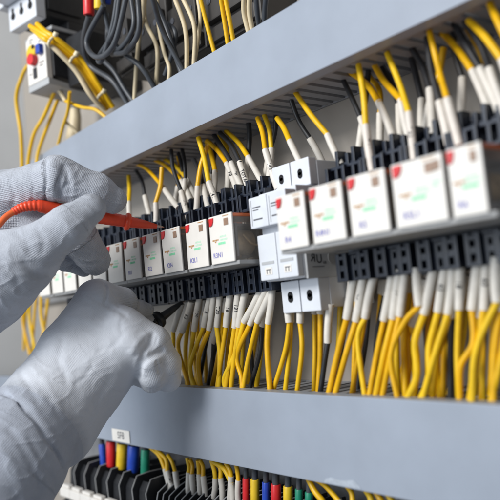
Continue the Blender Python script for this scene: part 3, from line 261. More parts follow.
TIES = [[-146.0, -93.6, 198.7], [-145.0, -77.2, 185.1], [-147.0, -54.6, 157.4]]
PROBE = {'cable': [[-61.1, -212.1, -6.0], [-54.2, -192.7, 23.0], [-51.2, -180.6, 34.5], [-50.6, -174.4, 41.1], [-49.8, -168.9, 44.7]], 'relief': [[-50.6, -169.9, 44.2], [-47.1, -164.2, 46.8], [-43.9, -155.3, 47.0], [-42.8, -145.7, 44.4]], 'body': [[-43.9, -155.3, 47.0], [-43.0, -144.3, 44.8], [-38.3, -118.4, 39.4], [-33.7, -102.5, 35.8]], 'guard': [[-33.5, -103.0, 35.8], [-32.8, -100.5, 35.2]], 'cone': [[-33.0, -100.7, 35.4], [-29.4, -91.1, 33.0], [-26.9, -83.7, 31.5]], 'tip': [[-27.1, -84.3, 31.7], [-25.5, -79.2, 30.7]]}
BPROBE = {'body': [[-60.9, -107.7, -50.5], [-61.1, -83.8, -38.3], [-59.9, -71.9, -31.1]], 'guard': [[-59.8, -71.1, -30.8], [-59.8, -67.3, -28.8]], 'cone': [[-59.6, -67.8, -29.1], [-56.0, -50.8, -19.2]], 'tip': [[-56.0, -50.8, -19.2], [-55.7, -47.4, -17.4]]}
HAND_LOW = {'chains': [{'p': [[-49.5, -227.8, -145.2, 34.3], [-49.4, -184.9, -102.5, 34.7], [-58.0, -155.1, -79.4, 28.4]], 'k': 8, 'kj': 3.0}, {'p': [[-63.5, -156.9, -81.2, 27.3], [-60.2, -138.4, -43.1, 16.6], [-51.6, -118.5, -13.7, 13.7]], 'k': 10, 'kj': 6}, {'p': [[-62.6, -152.3, -83.8, 26.2], [-53.6, -129.0, -51.9, 19.2], [-36.9, -109.0, -31.3, 12.2]], 'k': 10, 'kj': 6}, {'p': [[-64.2, -149.2, -85.7, 26.4], [-51.0, -126.2, -60.4, 20.4], [-31.1, -108.2, -43.6, 12.7]], 'k': 10, 'kj': 6}, {'p': [[-68.2, -145.8, -89.1, 25.4], [-57.8, -123.8, -70.5, 17.4], [-43.2, -107.2, -57.1, 11.0]], 'k': 10, 'kj': 6}, {'p': [[-51.5, -118.5, -13.1, 13.7], [-53.5, -99.6, -16.2, 10.0], [-55.7, -92.1, -21.4, 7.5]], 'k': 2.5, 'kj': 3.0}, {'p': [[-56.0, -94.2, -20.5, 6.8], [-55.9, -85.9, -21.2, 5.8], [-55.2, -80.1, -22.3, 4.8]], 'k': 1.2, 'kj': 3.0}, {'p': [[-36.9, -109.0, -31.3, 12.2], [-26.4, -94.2, -43.9, 10.9], [-26.8, -86.4, -58.3, 10.0], [-31.0, -82.3, -68.6, 8.5]], 'k': 3, 'kj': 3.0}, {'p': [[-31.1, -108.2, -43.6, 12.0], [-25.2, -99.5, -54.1, 9.5], [-27.4, -96.2, -63.4, 8.9], [-31.7, -94.5, -68.2, 7.7]], 'k': 3, 'kj': 3.0}, {'p': [[-45.0, -106.3, -57.2, 9.7], [-41.1, -97.3, -63.5, 7.2], [-42.9, -89.2, -68.5, 7.3]], 'k': 2, 'kj': 3.0}, {'p': [[-66.6, -110.7, -32.8, 13.4], [-72.5, -88.9, -34.7, 10.5], [-64.6, -76.3, -30.5, 7.7]], 'k': 3, 'kj': 3.0}], 'creases': [{'p': [[-50.1, -183.8, -63.2], [-27.8, -177.4, -73.9], [-19.3, -170.9, -90.0], [-25.2, -159.7, -108.4]], 'w': 1.5, 'h': 2.4}, {'p': [[-50.8, -179.9, -60.8], [-28.8, -173.4, -72.4], [-21.5, -166.4, -88.8], [-28.0, -155.8, -105.0]], 'w': 1.6, 'h': -0.7}, {'p': [[-27.1, -106.5, -63.3], [-19.3, -108.0, -55.6], [-16.3, -104.4, -52.3], [-15.5, -94.6, -49.1]], 'w': 1.7, 'h': 4.2}, {'p': [[-19.0, -108.1, -54.9], [-17.5, -106.2, -48.4], [-16.9, -101.2, -44.0], [-17.3, -98.9, -38.0]], 'w': 1.4, 'h': 2.6}, {'p': [[-16.4, -102.7, -49.4], [-15.8, -99.0, -44.9], [-15.8, -97.1, -40.1]], 'w': 0.8, 'h': 1.3}, {'p': [[-19.7, -113.3, -47.6], [-18.2, -110.2, -42.4], [-18.9, -103.7, -38.1]], 'w': 2.0, 'h': -0.9}, {'p': [[-15.0, -99.1, -55.4], [-17.5, -96.2, -63.2]], 'w': 1.0, 'h': 1.0}, {'p': [[-15.4, -96.3, -52.0], [-16.3, -88.3, -50.4]], 'w': 1.2, 'h': 0.5}, {'p': [[-45.4, -116.2, -0.7], [-38.2, -117.6, -8.2], [-37.4, -120.1, -16.4]], 'w': 0.9, 'h': 1.6}, {'p': [[-39.2, -113.6, -8.4], [-39.1, -110.5, -13.1], [-34.3, -112.0, -18.5]], 'w': 0.9, 'h': 0.8}, {'p': [[-39.2, -125.8, -13.4], [-36.8, -117.0, -17.9], [-25.7, -112.2, -25.2]], 'w': 1.6, 'h': 0.8}, {'p': [[-47.3, -139.7, -23.1], [-37.9, -127.6, -27.1], [-27.5, -117.0, -26.6]], 'w': 2.5, 'h': -0.5}, {'p': [[-26.1, -116.5, -28.6], [-23.2, -117.4, -36.6], [-25.4, -122.2, -42.8], [-29.7, -129.6, -44.4]], 'w': 1.5, 'h': 0.4}, {'p': [[-44.7, -147.1, -36.2], [-41.9, -151.7, -47.8], [-34.3, -150.8, -59.8]], 'w': 2.2, 'h': 0.5}, {'p': [[-32.1, -145.7, -62.8], [-31.2, -139.4, -58.9], [-30.3, -135.4, -53.4]], 'w': 1.4, 'h': 0.45}, {'p': [[-56.1, -170.2, -52.8], [-36.6, -171.0, -64.0], [-30.8, -170.1, -69.6]], 'w': 2.0, 'h': 0.7}, {'p': [[-56.0, -163.7, -47.6], [-37.6, -161.8, -59.5], [-27.9, -158.5, -75.9]], 'w': 2.6, 'h': -0.5}, {'p': [[-30.6, -163.0, -69.6], [-26.1, -158.5, -81.5], [-35.6, -141.7, -97.0]], 'w': 2.4, 'h': 0.6}, {'p': [[-28.5, -125.1, -63.2], [-31.8, -132.5, -74.4], [-32.7, -142.5, -90.6]], 'w': 3.0, 'h': 0.5}, {'p': [[-21.8, -190.1, -81.1], [-14.3, -183.0, -97.9], [-17.1, -177.6, -115.5]], 'w': 2.5, 'h': 0.9}, {'p': [[-19.4, -196.8, -87.7], [-14.4, -191.4, -101.4], [-15.8, -187.1, -117.3]], 'w': 2.5, 'h': -0.7}, {'p': [[-17.5, -181.1, -87.9], [-15.3, -175.1, -102.9], [-25.0, -165.4, -119.5]], 'w': 2.0, 'h': 0.7}]}
HAND_UP = {'chains': [{'p': [[-82.1, -206.6, -2.6, 36.4], [-69.1, -182.9, 2.4, 28.3]], 'k': 8, 'kj': 3.0}, {'p': [[-114.9, -173.3, 31.5, 27.1], [-98.6, -168.9, 56.2, 17.3]], 'k': 6, 'kj': 3.0}, {'p': [[-83.5, -176.1, 58.7, 16.1], [-58.9, -158.2, 60.4, 13.3], [-38.2, -145.5, 63.7, 13.6], [-28.0, -125.0, 53.6, 11.6], [-25.3, -114.4, 48.2, 8.5]], 'k': 2.5, 'kj': 2.5}, {'p': [[-67.5, -189.2, 5.0, 26.7], [-41.7, -172.2, 11.4, 20.2]], 'k': 8, 'kj': 3.0}, {'p': [[-43.1, -174.1, 12.8, 19.6], [-27.0, -161.4, 21.3, 13.5], [-14.4, -150.0, 30.7, 11.7], [-10.2, -137.9, 40.2, 8.9]], 'k': 4, 'kj': 3}, {'p': [[-50.5, -175.7, 2.8, 18.0], [-36.5, -163.0, 15.3, 14.3]], 'k': 6, 'kj': 3.0}, {'p': [[-71.6, -192.4, -10.3, 24.3], [-54.8, -177.9, 3.3, 20.5]], 'k': 6, 'kj': 3.0}, {'p': [[-89.2, -177.9, 42.0, 19.4], [-75.3, -153.6, 39.9, 14.3], [-67.0, -139.1, 34.0, 13.1]], 'k': 5, 'kj': 3.0}, {'p': [[-73.7, -151.1, 36.3, 14.3], [-57.6, -126.9, 29.9, 13.1], [-61.1, -113.1, 14.0, 10.4]], 'k': 2, 'kj': 3}, {'p': [[-80.4, -145.7, 29.2, 11.9], [-76.4, -126.5, 18.9, 9.4], [-77.4, -113.8, 10.3, 6.2]], 'k': 1.5, 'kj': 3.0}], 'creases': [{'p': [[-32.2, -154.3, 73.2], [-28.8, -156.2, 65.0], [-30.4, -156.1, 58.0], [-44.6, -151.7, 49.0]], 'w': 0.9, 'h': 2.0}, {'p': [[-24.7, -146.4, 68.3], [-24.4, -148.9, 62.0], [-26.8, -150.2, 56.3], [-32.0, -146.6, 50.0]], 'w': 1.3, 'h': 2.6}, {'p': [[-24.1, -145.4, 67.0], [-23.4, -145.0, 59.5], [-28.0, -147.4, 52.9]], 'w': 1.0, 'h': 1.2}, {'p': [[-23.4, -142.6, 65.7], [-22.2, -141.8, 58.1], [-26.4, -141.9, 50.3]], 'w': 2.0, 'h': -0.7}, {'p': [[-28.7, -151.3, 72.6], [-26.1, -152.6, 61.0], [-33.4, -151.0, 51.4]], 'w': 2.4, 'h': -1.0}, {'p': [[-30.8, -147.6, 51.0], [-30.7, -142.7, 48.6]], 'w': 0.8, 'h': 0.9}, {'p': [[-23.4, -145.5, 61.9], [-23.5, -143.3, 55.9], [-26.2, -143.2, 51.5]], 'w': 1.3, 'h': 0.7}, {'p': [[-40.2, -161.6, 67.2], [-38.2, -160.5, 58.2], [-45.6, -159.4, 50.9]], 'w': 1.3, 'h': 0.4}, {'p': [[-52.2, -169.8, 64.4], [-51.0, -167.8, 54.2], [-57.6, -167.7, 49.1]], 'w': 1.6, 'h': 0.7}, {'p': [[-21.7, -152.0, 11.5], [-15.8, -151.8, 15.0], [-11.8, -149.0, 17.9]], 'w': 1.2, 'h': 2.0}, {'p': [[-17.2, -168.8, 29.4], [-13.3, -166.8, 21.9], [-15.5, -167.6, 15.3]], 'w': 1.8, 'h': 0.7}, {'p': [[-28.4, -177.0, 28.8], [-20.5, -174.5, 23.0], [-19.1, -173.2, 15.9]], 'w': 1.8, 'h': 0.5}, {'p': [[-24.7, -166.2, 1.2], [-21.8, -172.8, 5.9], [-21.2, -176.2, 10.5]], 'w': 1.8, 'h': 0.6}, {'p': [[-3.6, -147.8, 25.0], [-2.1, -151.2, 29.4], [-3.4, -154.5, 34.2]], 'w': 1.6, 'h': 0.35}, {'p': [[-27.6, -187.6, 11.6], [-24.8, -181.1, 4.3], [-29.7, -176.5, -4.7]], 'w': 2.0, 'h': 0.6}]}

# ------------------------------------------------------------------ the setting
MB().box(-455, 420, 0, 3, -420, 620).build('mounting_plate', 'plate')['kind'] = 'structure'
MB().box(-458, -455.2, -420, 40, -420, 620).build('cabinet_wall', 'side')['kind'] = 'structure'

# ------------------------------------------------------------------ wiring ducts
def duct(x0, x1, z0, z1, depth, label, group):
    t = empty('wiring_duct', ((x0 + x1) / 2, 0, z0)); tag(t, label, 'wiring duct', group)
    ox, oz = (x0 + x1) / 2, z0; H = z1 - z0; a, b = x0 - ox, x1 - ox
    # cover: a channel that snaps over the slotted base
    prof = [(-depth, 0), (-depth, H), (-depth + 9, H), (-depth + 9, H - 1.4), (-depth + 1.6, H - 1.4), (-depth + 1.6, 1.4), (-depth + 9, 1.4), (-depth + 9, 0)]
    MB().prism(prof, 'x', a, b, 0.45).build('cover', 'duct', t)
    w = MB(); w.box(a, b, -2.2, -0.2, 2, H - 2)
    w.build('base', 'duct_dark', t)
    # slotted walls: fingers with open slots between them
    for side, zc in (('top', H - 4.0), ('bottom', 2.2)):
        m = MB(); x = a
        while x < b - 8:
            m.box(x, x + 6.4, -depth + 2.5, -2.4, zc, zc + 1.8)
            x += 10.4
        m.box(a, b, -depth + 9.6, -depth + 15, zc - 0.25, zc + 1.5)
        m.build('slotted_wall', 'duct_dark', t)
    return t
dt = duct(-420, 330, 94.7, 137.2, 60, 'grey slotted wiring duct running above the relays', 'grey plastic wiring ducts')
db = duct(-440, 330, -125, -77.5, 60, 'grey wiring duct below the relays, with a small white number label', 'grey plastic wiring ducts')
lab = MB().box(-162, -132.5, -60.75, -60.4, -123.8, -114.2).build('label_sticker', 'white', db)
lab.matrix_parent_inverse = Matrix.Translation(-db.location)
lt = MB(); flat_text(lt, 'SF8', 8.0, lambda x, y: (-147 + x, -60.8, -119 + y)); lt = lt.build('printed_text', 'ink_grey', lab)
rp = MB().prism([(85, -122.2), (90, -120.9), (97, -121.6), (106, -120.2), (110, -122.6), (111, -124.3), (84, -124.4)], 'y', -60.25, -60.05); rp = rp.build('adhesive_residue', 'residue', db)
rp.matrix_parent_inverse = Matrix.Translation(-db.location)
for z in (-1,):
    r = MB(); r.box(-440, 330, -1.4, -0.2, 2.5, 29); r.box(-440, 330, -7.5, -6.4, -1, 3.2); r.box(-440, 330, -7.5, -6.4, 28.3, 32.5)
    r.box(-440, 330, -6.3, -1.5, 2.5, 3.6); r.box(-440, 330, -6.3, -1.5, 27.9, 29)
    tag(r.build('mounting_rail', 'steel'), 'steel mounting rail behind the relay sockets', 'rail')

# ------------------------------------------------------------------ relay sockets
def screw(mb, x, y, z, r=1.9):
    mb.cyl((x, y, z), 'y', r, 1.0, 14)
def make_socket(w=26.2):
    t = empty('relay_socket', (0, 0, 0))
    body = MB(); body.box(0, w, -44, -8, -13, 45.5, 0.4); body.box(0.8, w - 0.8, -51, -43.5, -1.2, 29.5, 0.4)
    body.build('body', 'navy', t)
    for low in (True, False):
        m = MB(); d = MB()
        if low:     # one moulded face per side of the socket: openings over screws, wire entries below
            z0, z1, yf = -19.4, -3.6, -56.5
            m.box(1.0, w - 1.0, -46, -43.6, z0, z1, 0.2)
            xs = (1.6, 9.6, 16.8, 24.8); deep = (0, 2.4, 0)
            for i in range(3):
                a, b = xs[i], xs[i + 1] - 0.25; y = yf + deep[i]
                cx = (a + b) / 2
                # face with two openings: strips around them
                m.box(a, a + 2.5, y, -46.1, z0 + 1.0, z1 - (1.2 if i == 1 else 0), 0.25); m.box(b - 2.5, b, y, -46.1, z0 + 1.0, z1 - (1.2 if i == 1 else 0), 0.25)
                for (p, q) in ((z0 + 1.0, z0 + 2.8), (z0 + 6.3, z0 + 9.6), (z1 - 3.4, z1 - 1.4)):
                    m.box(a + 2.4, b - 2.4, y + 0.25, -46.15, p, q, 0.2)
                screw(d, cx, -48.6, z0 + 11.6, 1.8); d.box(cx - 1.5, cx + 1.5, -49.1, -48.7, z0 + 11.3, z0 + 11.9)
                screw(d, cx, -47.4, z0 + 4.7, 1.6)
            m.box(2, w - 2, -55, -46.2, z1 - 1.3, z1 + 0.2, 0.3)
        else:
            z0, z1, yf = 31.5, 43, -56; n = 4
            m.box(0.2, w - 0.2, -46, -43.6, z0, z1, 0.2)
            m.box(0.3, w - 0.3, yf + 0.6, -46.2, z0, z0 + 1.8, 0.3); m.box(0.4, w - 0.4, yf + 2.6, -46.2, z1 - 1.6, z1, 0.3)
            for i in range(n + 1):
                x = 1.1 + (w - 2.2) * i / n
                m.box(x - 1.0, x + 1.0, yf + (i % 2) * 1.2, -46.1, z0 + 0.4, z1 - 0.3 - (i % 2) * 1.5, 0.3)
            for i in range(n):
                x = 1.1 + (w - 2.2) * (i + 0.5) / n
                screw(d, x, -47.6, (z0 + z1) / 2, 1.9); d.box(x - 1.6, x + 1.6, -48.1, -47.7, (z0 + z1) / 2 - .3, (z0 + z1) / 2 + .3)
                m.box(x - 1.2, x + 1.2, yf + 3.6, -46.2, z0 + 1.9, z0 + 3.3, 0.2)
            m.box(0.8, w - 0.8, -40, -30, 43.2, 51, 0.3)   # the upper, set back row
            for i in range(n + 1):
                x = 1.1 + (w - 2.2) * i / n
                m.box(x - 1.1, x + 1.1, -47 + (i % 2) * 1.5, -40.1, 43.4, 53 - (i % 2) * 2.0, 0.35)
            m.box(0.4, w - 0.4, -44, -40.2, 43.3, 46.6, 0.2)
            for i in range(n):
                x = 1.1 + (w - 2.2) * (i + 0.5) / n
                screw(d, x, -41.6, 49.2, 1.7)
        b = m.build('terminal_block', 'navy', t); d.build('terminal_screws', 'screw', b)
    c = MB()   # retaining ears that stand beside the relay
    c.box(w / 2 - 4, w / 2 + 4, -53, -50.9, 29.6, 31.3, 0.3); c.build('release_lever', 'black', t)
    return t

# ------------------------------------------------------------------ relays
def make_relay(w, h, d=36, marks=True):
    """origin at the lower left corner of the white face, body runs into +y"""
    t = empty('relay', (0, 0, 0))
    f = MB(); f.box(0, w, 0, 1.3, 0, h, 0.45)
    f.build('front_label', 'white', t)
    c = MB(); c.box(0.25, w - 0.25, 1.4, d - 8, 0.6, h - 2.4, 0.5); c.build('clear_case', 'clear', t)
    o = MB(); o.box(0.2, w - 0.2, 1.4, d - 8, h - 2.3, h - 0.5, 0.3); o.build('top_collar', 'orange', t)
    b = MB(); b.box(-1.2, w + 2.4, 1.6, d - 7.4, -1.9, 0.4, 0.3); b.box(-0.4, w + 1.6, d - 7.9, d - 6, -0.3, h - 1.5, 0.2)
    b.build('base', 'base', t)
    k = MB(); k.cyl((w * 0.52, 6.5, h * 0.42), 'y', min(7.4, w * 0.36), 13, 20)
    kk = k.build('coil', 'coil', t)
    e = MB(); e.box(w * 0.18, w * 0.88, 4.2, 6, 3, h * 0.8, 0.3); e.box(w * 0.18, w * 0.88, 20, 22, 3, h * 0.72, 0.3); e.box(w * 0.2, w * 0.86, 6.2, 21.5, h * 0.72, h * 0.78, 0.2)
    e.build('armature', 'screw', t)
    g = MB(); g.tube(spline([(w * 0.9, 9, h * 0.55), (w * 0.93, 15, h * 0.36), (w * 0.9, 24, h * 0.3), (w * 0.86, 27, h * 0.2)]), 0.7, 8); g.build('braid', 'coil', t)
    n = MB(); n.prism([(w * 0.05, h - 1.1), (w * 0.225, h - 1.0), (w * 0.215, h - 3.2), (w * 0.16, h - 5.4), (w * 0.05, h - 6.0)], 'y', -0.8, 0.2, 0.25)
    n.build('test_button', 'red', t)
    i = MB(); i.box(w * 0.67, w * 0.85, -0.35, 0.2, h - 6.9, h - 2.8, 0.15); i.build('indicator_window', 'window', t)
    p = MB(); p.box(w * 0.62, w * 0.87, -0.12, 0.1, h - 1.5, h - 1.0); p.build('flag_edge', 'ink_brown', t)
    if marks:
        s = MB()
        x = w * 0.12
        for a in (1.5, 0.8, 1.6, 1.0): s.box(x, x + a, -0.1, 0.05, h * 0.475, h * 0.475 + 0.9); x += a + 0.35
        s.prism([(w * 0.2, h * 0.475 - 0.2), (w * 0.3, h * 0.475 - 0.2), (w * 0.25, h * 0.475 - 1.2)], 'y', -0.1, 0.05); s.build('brown_mark', 'ink_brown', t)
        s = MB()
        for row, ww in ((0.555, (1.2, 1.6, 0.8, 1.4)), (0.49, (1.6, 0.8, 1.4, 1.1, 0.8))):
            x = w * 0.45
            for a in ww: s.box(x, x + a, -0.1, 0.05, h * row - 0.75, h * row + 0.3); x += a + 0.3
        s.build('green_print', 'ink_pale', t)
        s = MB()
        x = w * 0.36
        for a in (1.8, 1.1, 1.5, 1.9): s.box(x, x + a, -0.1, 0.05, h * 0.415 - 0.9, h * 0.415 + 0.5); x += a + 0.25
        s.build('green_mark', 'ink_green', t)
    return t

def designation(t, body, w, h, size=4.1, x=0.32):
    m = MB(); flat_text(m, body, size, lambda u, v: (w * x + u, -0.12, h * 0.17 + v)); return m.build('printed_designation', 'ink_blue', t)

sock0 = make_socket(); first_s = True
def put_socket(x, label, group):
    global first_s
    o = sock0 if first_s else copy_tree(sock0)
    first_s = False; o.location = (x * MM, 0, 0); tag(o, label, 'relay socket', group); return o

LEFTN = {1: 'R3N1', 0: 'R2L1', -1: 'R2N', -2: 'RI2', -3: 'RI1'}
EXTRA = {-4: 'first left of the one marked RI1', -5: 'second left of the one marked RI1', -6: 'third left of the one marked RI1',
         -7: 'leftmost but two in the left row', -8: 'leftmost but one in the left row', -9: 'at the far left end of the row'}
W0, H0 = 22.8, 28.6
rel0 = make_relay(W0, H0); first = True
for k in range(1, -10, -1):
    put_socket(27 * k, 'dark blue socket of the white relay ' + (f'marked {LEFTN[k]}' if k in LEFTN else EXTRA[k]), 'dark relay sockets on the rail')
    r = rel0 if first else copy_tree(rel0); first = False
    r.location = ((27 * k + random.uniform(-.35, .35) + (1.2 if k == 0 else 0)) * MM, (-80 + random.uniform(-.7, .7)) * MM, random.uniform(-.3, .3) * MM)
    r.rotation_euler = (math.radians(random.uniform(-1.2, 1.2)), 0, math.radians(random.uniform(-1.2, 1.2)))
    tag(r, 'white faced relay with red button ' + (f'marked {LEFTN[k]} in blue' if k in LEFTN else EXTRA[k]), 'relay', 'white faced relays')
    designations = [c for c in bpy.data.objects if c.parent == r and c.name.startswith('printed_designation')]
    for c in designations: bpy.data.objects.remove(c)
    if k in LEFTN: designation(r, LEFTN[k], W0, H0)
RIGHT = [(105.8, 20.6, 'R4', 'first to the right of the pale two-pole device'), (130.2, 21.4, 'R4N1', 'second to the right of the pale two-pole device'),
         (155.2, 21.6, 'R5', 'just left of the extra wide one'), (180.6, 25.4, 'R5L1', 'extra wide face, larger than every other relay'),
         (208.4, 15.2, 'R6', 'narrow face at the right edge, clear side showing its coil')]
for i, (x, w, tx, lb) in enumerate(RIGHT):
    put_socket(104.4 + 26.6 * i, 'dark blue relay socket, ' + ['first', 'second', 'third', 'fourth', 'fifth'][i] + ' to the right of the pale two-pole device', 'dark relay sockets on the rail')
    r = make_relay(w, 26.8, 46); r.location = (x * MM, -94 * MM, -0.6 * MM)
    r.rotation_euler = (0, 0, math.radians(random.uniform(-.8, .8)))
    tag(r, 'white faced relay, ' + lb, 'relay', 'white faced relays')
    designation(r, tx, w, 26.8)
    if i == 3:   # the wide one carries a second indicator and print
        m = MB(); m.box(21.2, 24.0, -0.35, 0.2, 26.8 - 6.6, 26.8 - 2.6, 0.15); m.build('indicator_window', 'window', r)
        m = MB(); m.box(19.6, 23.8, -0.1, 0.05, 15.4, 16.6); m.box(19.6, 22.8, -0.1, 0.05, 13.6, 14.7); m.build('green_print', 'ink_pale', r)
put_socket(104.4 + 26.6 * 5, 'dark blue relay socket at the right edge with no relay in front of it', 'dark relay sockets on the rail')

# ------------------------------------------------------------------ pale two-pole device between the relay groups
dv = empty('two_pole_device', (70.5, 0, 0)); tag(dv, 'pale grey two-pole device between the two groups of relays', 'circuit device')
def D(mb, name, mat, parent=dv):
    return mb.build(name, mat, parent, origin=None)
def sh(x): return x - 70.5
b = MB()
b.box(sh(54.4), sh(86.8), -44, -8, -31.5, 53, 0.6)
b.box(sh(54.4), sh(86.8), -62, -43.5, -13.5, 38, 0.6)
D(b, 'body', 'device')
for i, x in enumerate((54.6, 71.0)):
    a_ = MB(); a_.box(sh(x), sh(x + 15.6), -50, -43.8, 38.6, 54.5, 0.7)
    tb = D(a_, 'terminal_cover', 'device')
    h_ = MB(); h_.cyl((sh(x + 7.8), -50.3, 47), 'y', 1.9, 0.6, 18); h_.cyl((sh(x + 7.8), -50.3, 45.2), 'y', 1.9, 0.6, 18); h_.box(sh(x + 5.95), sh(x + 9.65), -50.25, -49.8, 45.2, 47); D(h_, 'screw_hole', 'hole', tb)
    a_ = MB(); a_.box(sh(x), sh(x + 15.6), -52, -43.8, -32.6, -14.2, 0.7)
    tb = D(a_, 'terminal_cover', 'device')
    h_ = MB(); h_.cyl((sh(x + 7.8), -52.3, -22.5), 'y', 2.2, 0.6, 18); h_.cyl((sh(x + 7.8), -52.3, -24.5), 'y', 2.2, 0.6, 18); h_.box(sh(x + 5.65), sh(x + 9.95), -52.25, -51.8, -24.5, -22.5); D(h_, 'screw_hole', 'hole', tb)
    a_ = MB(); a_.box(sh(x - 0.4), sh(x + 15.6), -70, -62.2, 17.5, 35.5, 0.7)
    tb = D(a_, 'upper_module', 'device')
    h_ = MB(); h_.box(sh(x + 3), sh(x + 10), -70.2, -69.9, 29, 29.7); h_.box(sh(x + 3), sh(x + 8), -70.2, -69.9, 27.6, 28.1); h_.box(sh(x + 3), sh(x + 11), -70.2, -69.9, 22, 22.8); D(h_, 'printed_lines', 'ink_grey', tb)
    h_ = MB(); h_.box(sh(x + 1.6), sh(x + 1.9), -70.25, -69.9, 19, 34); D(h_, 'groove', 'device_side', tb)
    a_ = MB(); a_.box(sh(x), sh(x + 15.9), -66.5, -62.2, -12.8, 13.5, 0.7)
    tb = D(a_, 'lower_module', 'device')
    h_ = MB(); h_.box(sh(x + 2.4), sh(x + 13.2), -66.75, -66.3, -3.8, -2.1); D(h_, 'slot', 'device_side', tb)
    h_ = MB(); h_.box(sh(x + 5), sh(x + 11), -66.7, -66.3, -9.8, -5.6); D(h_, 'label_patch', 'white', tb)
    h_ = MB(); h_.box(sh(x + 6), sh(x + 10), -66.8, -66.6, -7.2, -6.6); h_.box(sh(x + 6.2), sh(x + 6.8), -66.8, -66.6, -9.2, -7.2); h_.box(sh(x + 8.6), sh(x + 9.2), -66.8, -66.6, -9.2, -7.2); D(h_, 'printed_symbol', 'ink_grey', tb)
s_ = MB(); s_.box(sh(86.9), sh(88.6), -61, -8, -14.5, 30, 0.5); sp = D(s_, 'side_panel', 'device_side')
t_ = MB()
flat_text(t_, 'R', 6.4, lambda u, v: (sh(88.68), -56.0 - u, -3.4 + v + u * 0.15))
flat_text(t_, 'U', 6.4, lambda u, v: (sh(88.68), -51.4 + u, -4.2 + v * 1.05))
flat_text(t_, 'us', 3.0, lambda u, v: (sh(88.68), -47.4 + u, -5.8 + v))
D(t_, 'approval_mark', 'ink', sp)
t_ = MB(); t_.box(sh(88.66), sh(88.72), -57, -48, -8.4, -8.0); D(t_, 'approval_line', 'ink_grey', sp)
t_ = MB(); t_.cyl((sh(88.5), -41, -3.5), 'x', 3.6, 0.4, 24); D(t_, 'round_plug', 'base', sp)

# ------------------------------------------------------------------ single wires with printed sleeves
def sleeve_text(body, a, b, r, parent):
    a, b = Vector(a), Vector(b); ax = (b - a).normalized(); Ls = (b - a).length
    fwd = (Vector((300, -420, -10)) - (a + b) / 2).normalized(); fwd = (fwd - ax * fwd.dot(ax)).normalized(); side = ax.cross(fwd)
    if ax.z > 0: ax = -ax
    v, f = text_mesh(body, 3.5); mb = MB(); mid = (a + b) / 2 - ax * Ls * 0.05
    out = []
    for p in v:      # letters read along the sleeve and wrap around it
        ang = p.y / r; c = mid + ax * p.x
        s2 = fwd.cross(ax)
        out.append((c + (fwd * math.cos(ang) + s2 * math.sin(ang)) * (r + 0.07))[:])
    mb.add(out, f); mb.build('printed_number', 'ink', parent)
def hook(root, o): o.parent = root; o.matrix_parent_inverse = Matrix.Translation(-root.location); return o
def make_wire(w, name, rw=1.65, rs=2.1, label='', group='', top=None):
    pts = w['p']; s = w['s']; a, b = Vector(s[0]), Vector(s[1])
    conn = Vector(pts[0]) if (Vector(pts[0]) - b).length < (Vector(pts[0]) - a).length and (Vector(pts[0]) - b).length < 0.2 else None
    root = empty(name, s[0] if top else s[1])
    rw *= random.uniform(0.88, 1.1)
    if not top and b.z > 0: b = b + (b - a).normalized() * 5.0 + Vector((0, 2.0 if b.y < -48 else 0, 0))
    if top: a = a + (a - b).normalized() * 3.5
    # jitter the free run a little so no two wires bend alike
    P = [Vector(p) for p in pts]
    for i in range(1, len(P) - 1): P[i] += Vector((random.uniform(-.5, .5), random.uniform(-1.2, 1.2), random.uniform(-.4, .4))) * (0 if (P[i] - b).length < 0.5 or (P[i] - a).length < 0.5 else 1)
    if top:    # sleeve first, then wire
        run = [b + (a - b).normalized() * 1.0] + P
        end = P[-1]
    else:
        run = P + [a + (b - a).normalized() * 1.0]
    core = MB().tube(spline(run, 9), rw, 12)
    hook(root, core.build('insulation', random.choice(('yellow', 'yellow_a', 'yellow_b')) if w['col'] == 'yellow' else WIRE[w['col']]))
    n = 6; bow = Vector((random.uniform(-.5, .5), random.uniform(-.3, .3), 0))
    sp = [a.lerp(b, i / n) + bow * math.sin(math.pi * i / n) for i in range(n + 1)]
    rs *= random.uniform(0.94, 1.06)
    so = hook(root, MB().tube(sp, [rs * 0.96] + [rs] * (n - 1) + [rs * 0.97], 16).build('marker_sleeve', 'sleeve'))
    if w.get('t'):
        before = set(bpy.data.objects); sleeve_text(w['t'], a, b, rs, so)
        new = [o for o in bpy.data.objects if o not in before][0]
        new.matrix_parent_inverse = Matrix.Identity(4)
    tag(root, label, 'wire', group); return root

def run_wires(lst, where, group, top, side):
    cnt = {}
    for w in sorted(lst, key=lambda q: q['s'][0][0]):
        x, y = w['s'][0][:2]; c = w['col']
        if side == 'bo': place = where
        else:
            place = ('under the raised hand' if x < -150 else 'below the left relays' if x < 52 else 'below the pale two-pole device' if x < 90 else 'below the right relays') if top else \
                    ('above the left relays' if x < 40 else 'above the right relays')
        rear = 'rear ' if top and y > -42.5 else ''
        key = (c, place, rear); cnt[key] = cnt.get(key, 0) + 1
        txt = f" printed {w['t']}" if w.get('t') else ''
        make_wire(w, c + '_wire', label=f"{nth(cnt[key])} {rear}{c} wire from left {place}, white sleeve{txt}", group=f"{c} wires {group}", top=top, rw=1.6 if top else 1.65, rs=2.25 if top else 2.1)
run_wires(UP, 'dropping from upper duct to relays', 'between upper duct and relay sockets', False, 'up')
run_wires(LO, 'hanging into the lower duct', 'between relay sockets and lower duct', True, 'lo')
run_wires(BO, 'hanging below the lower duct', 'beneath the lower duct', False, 'bo')

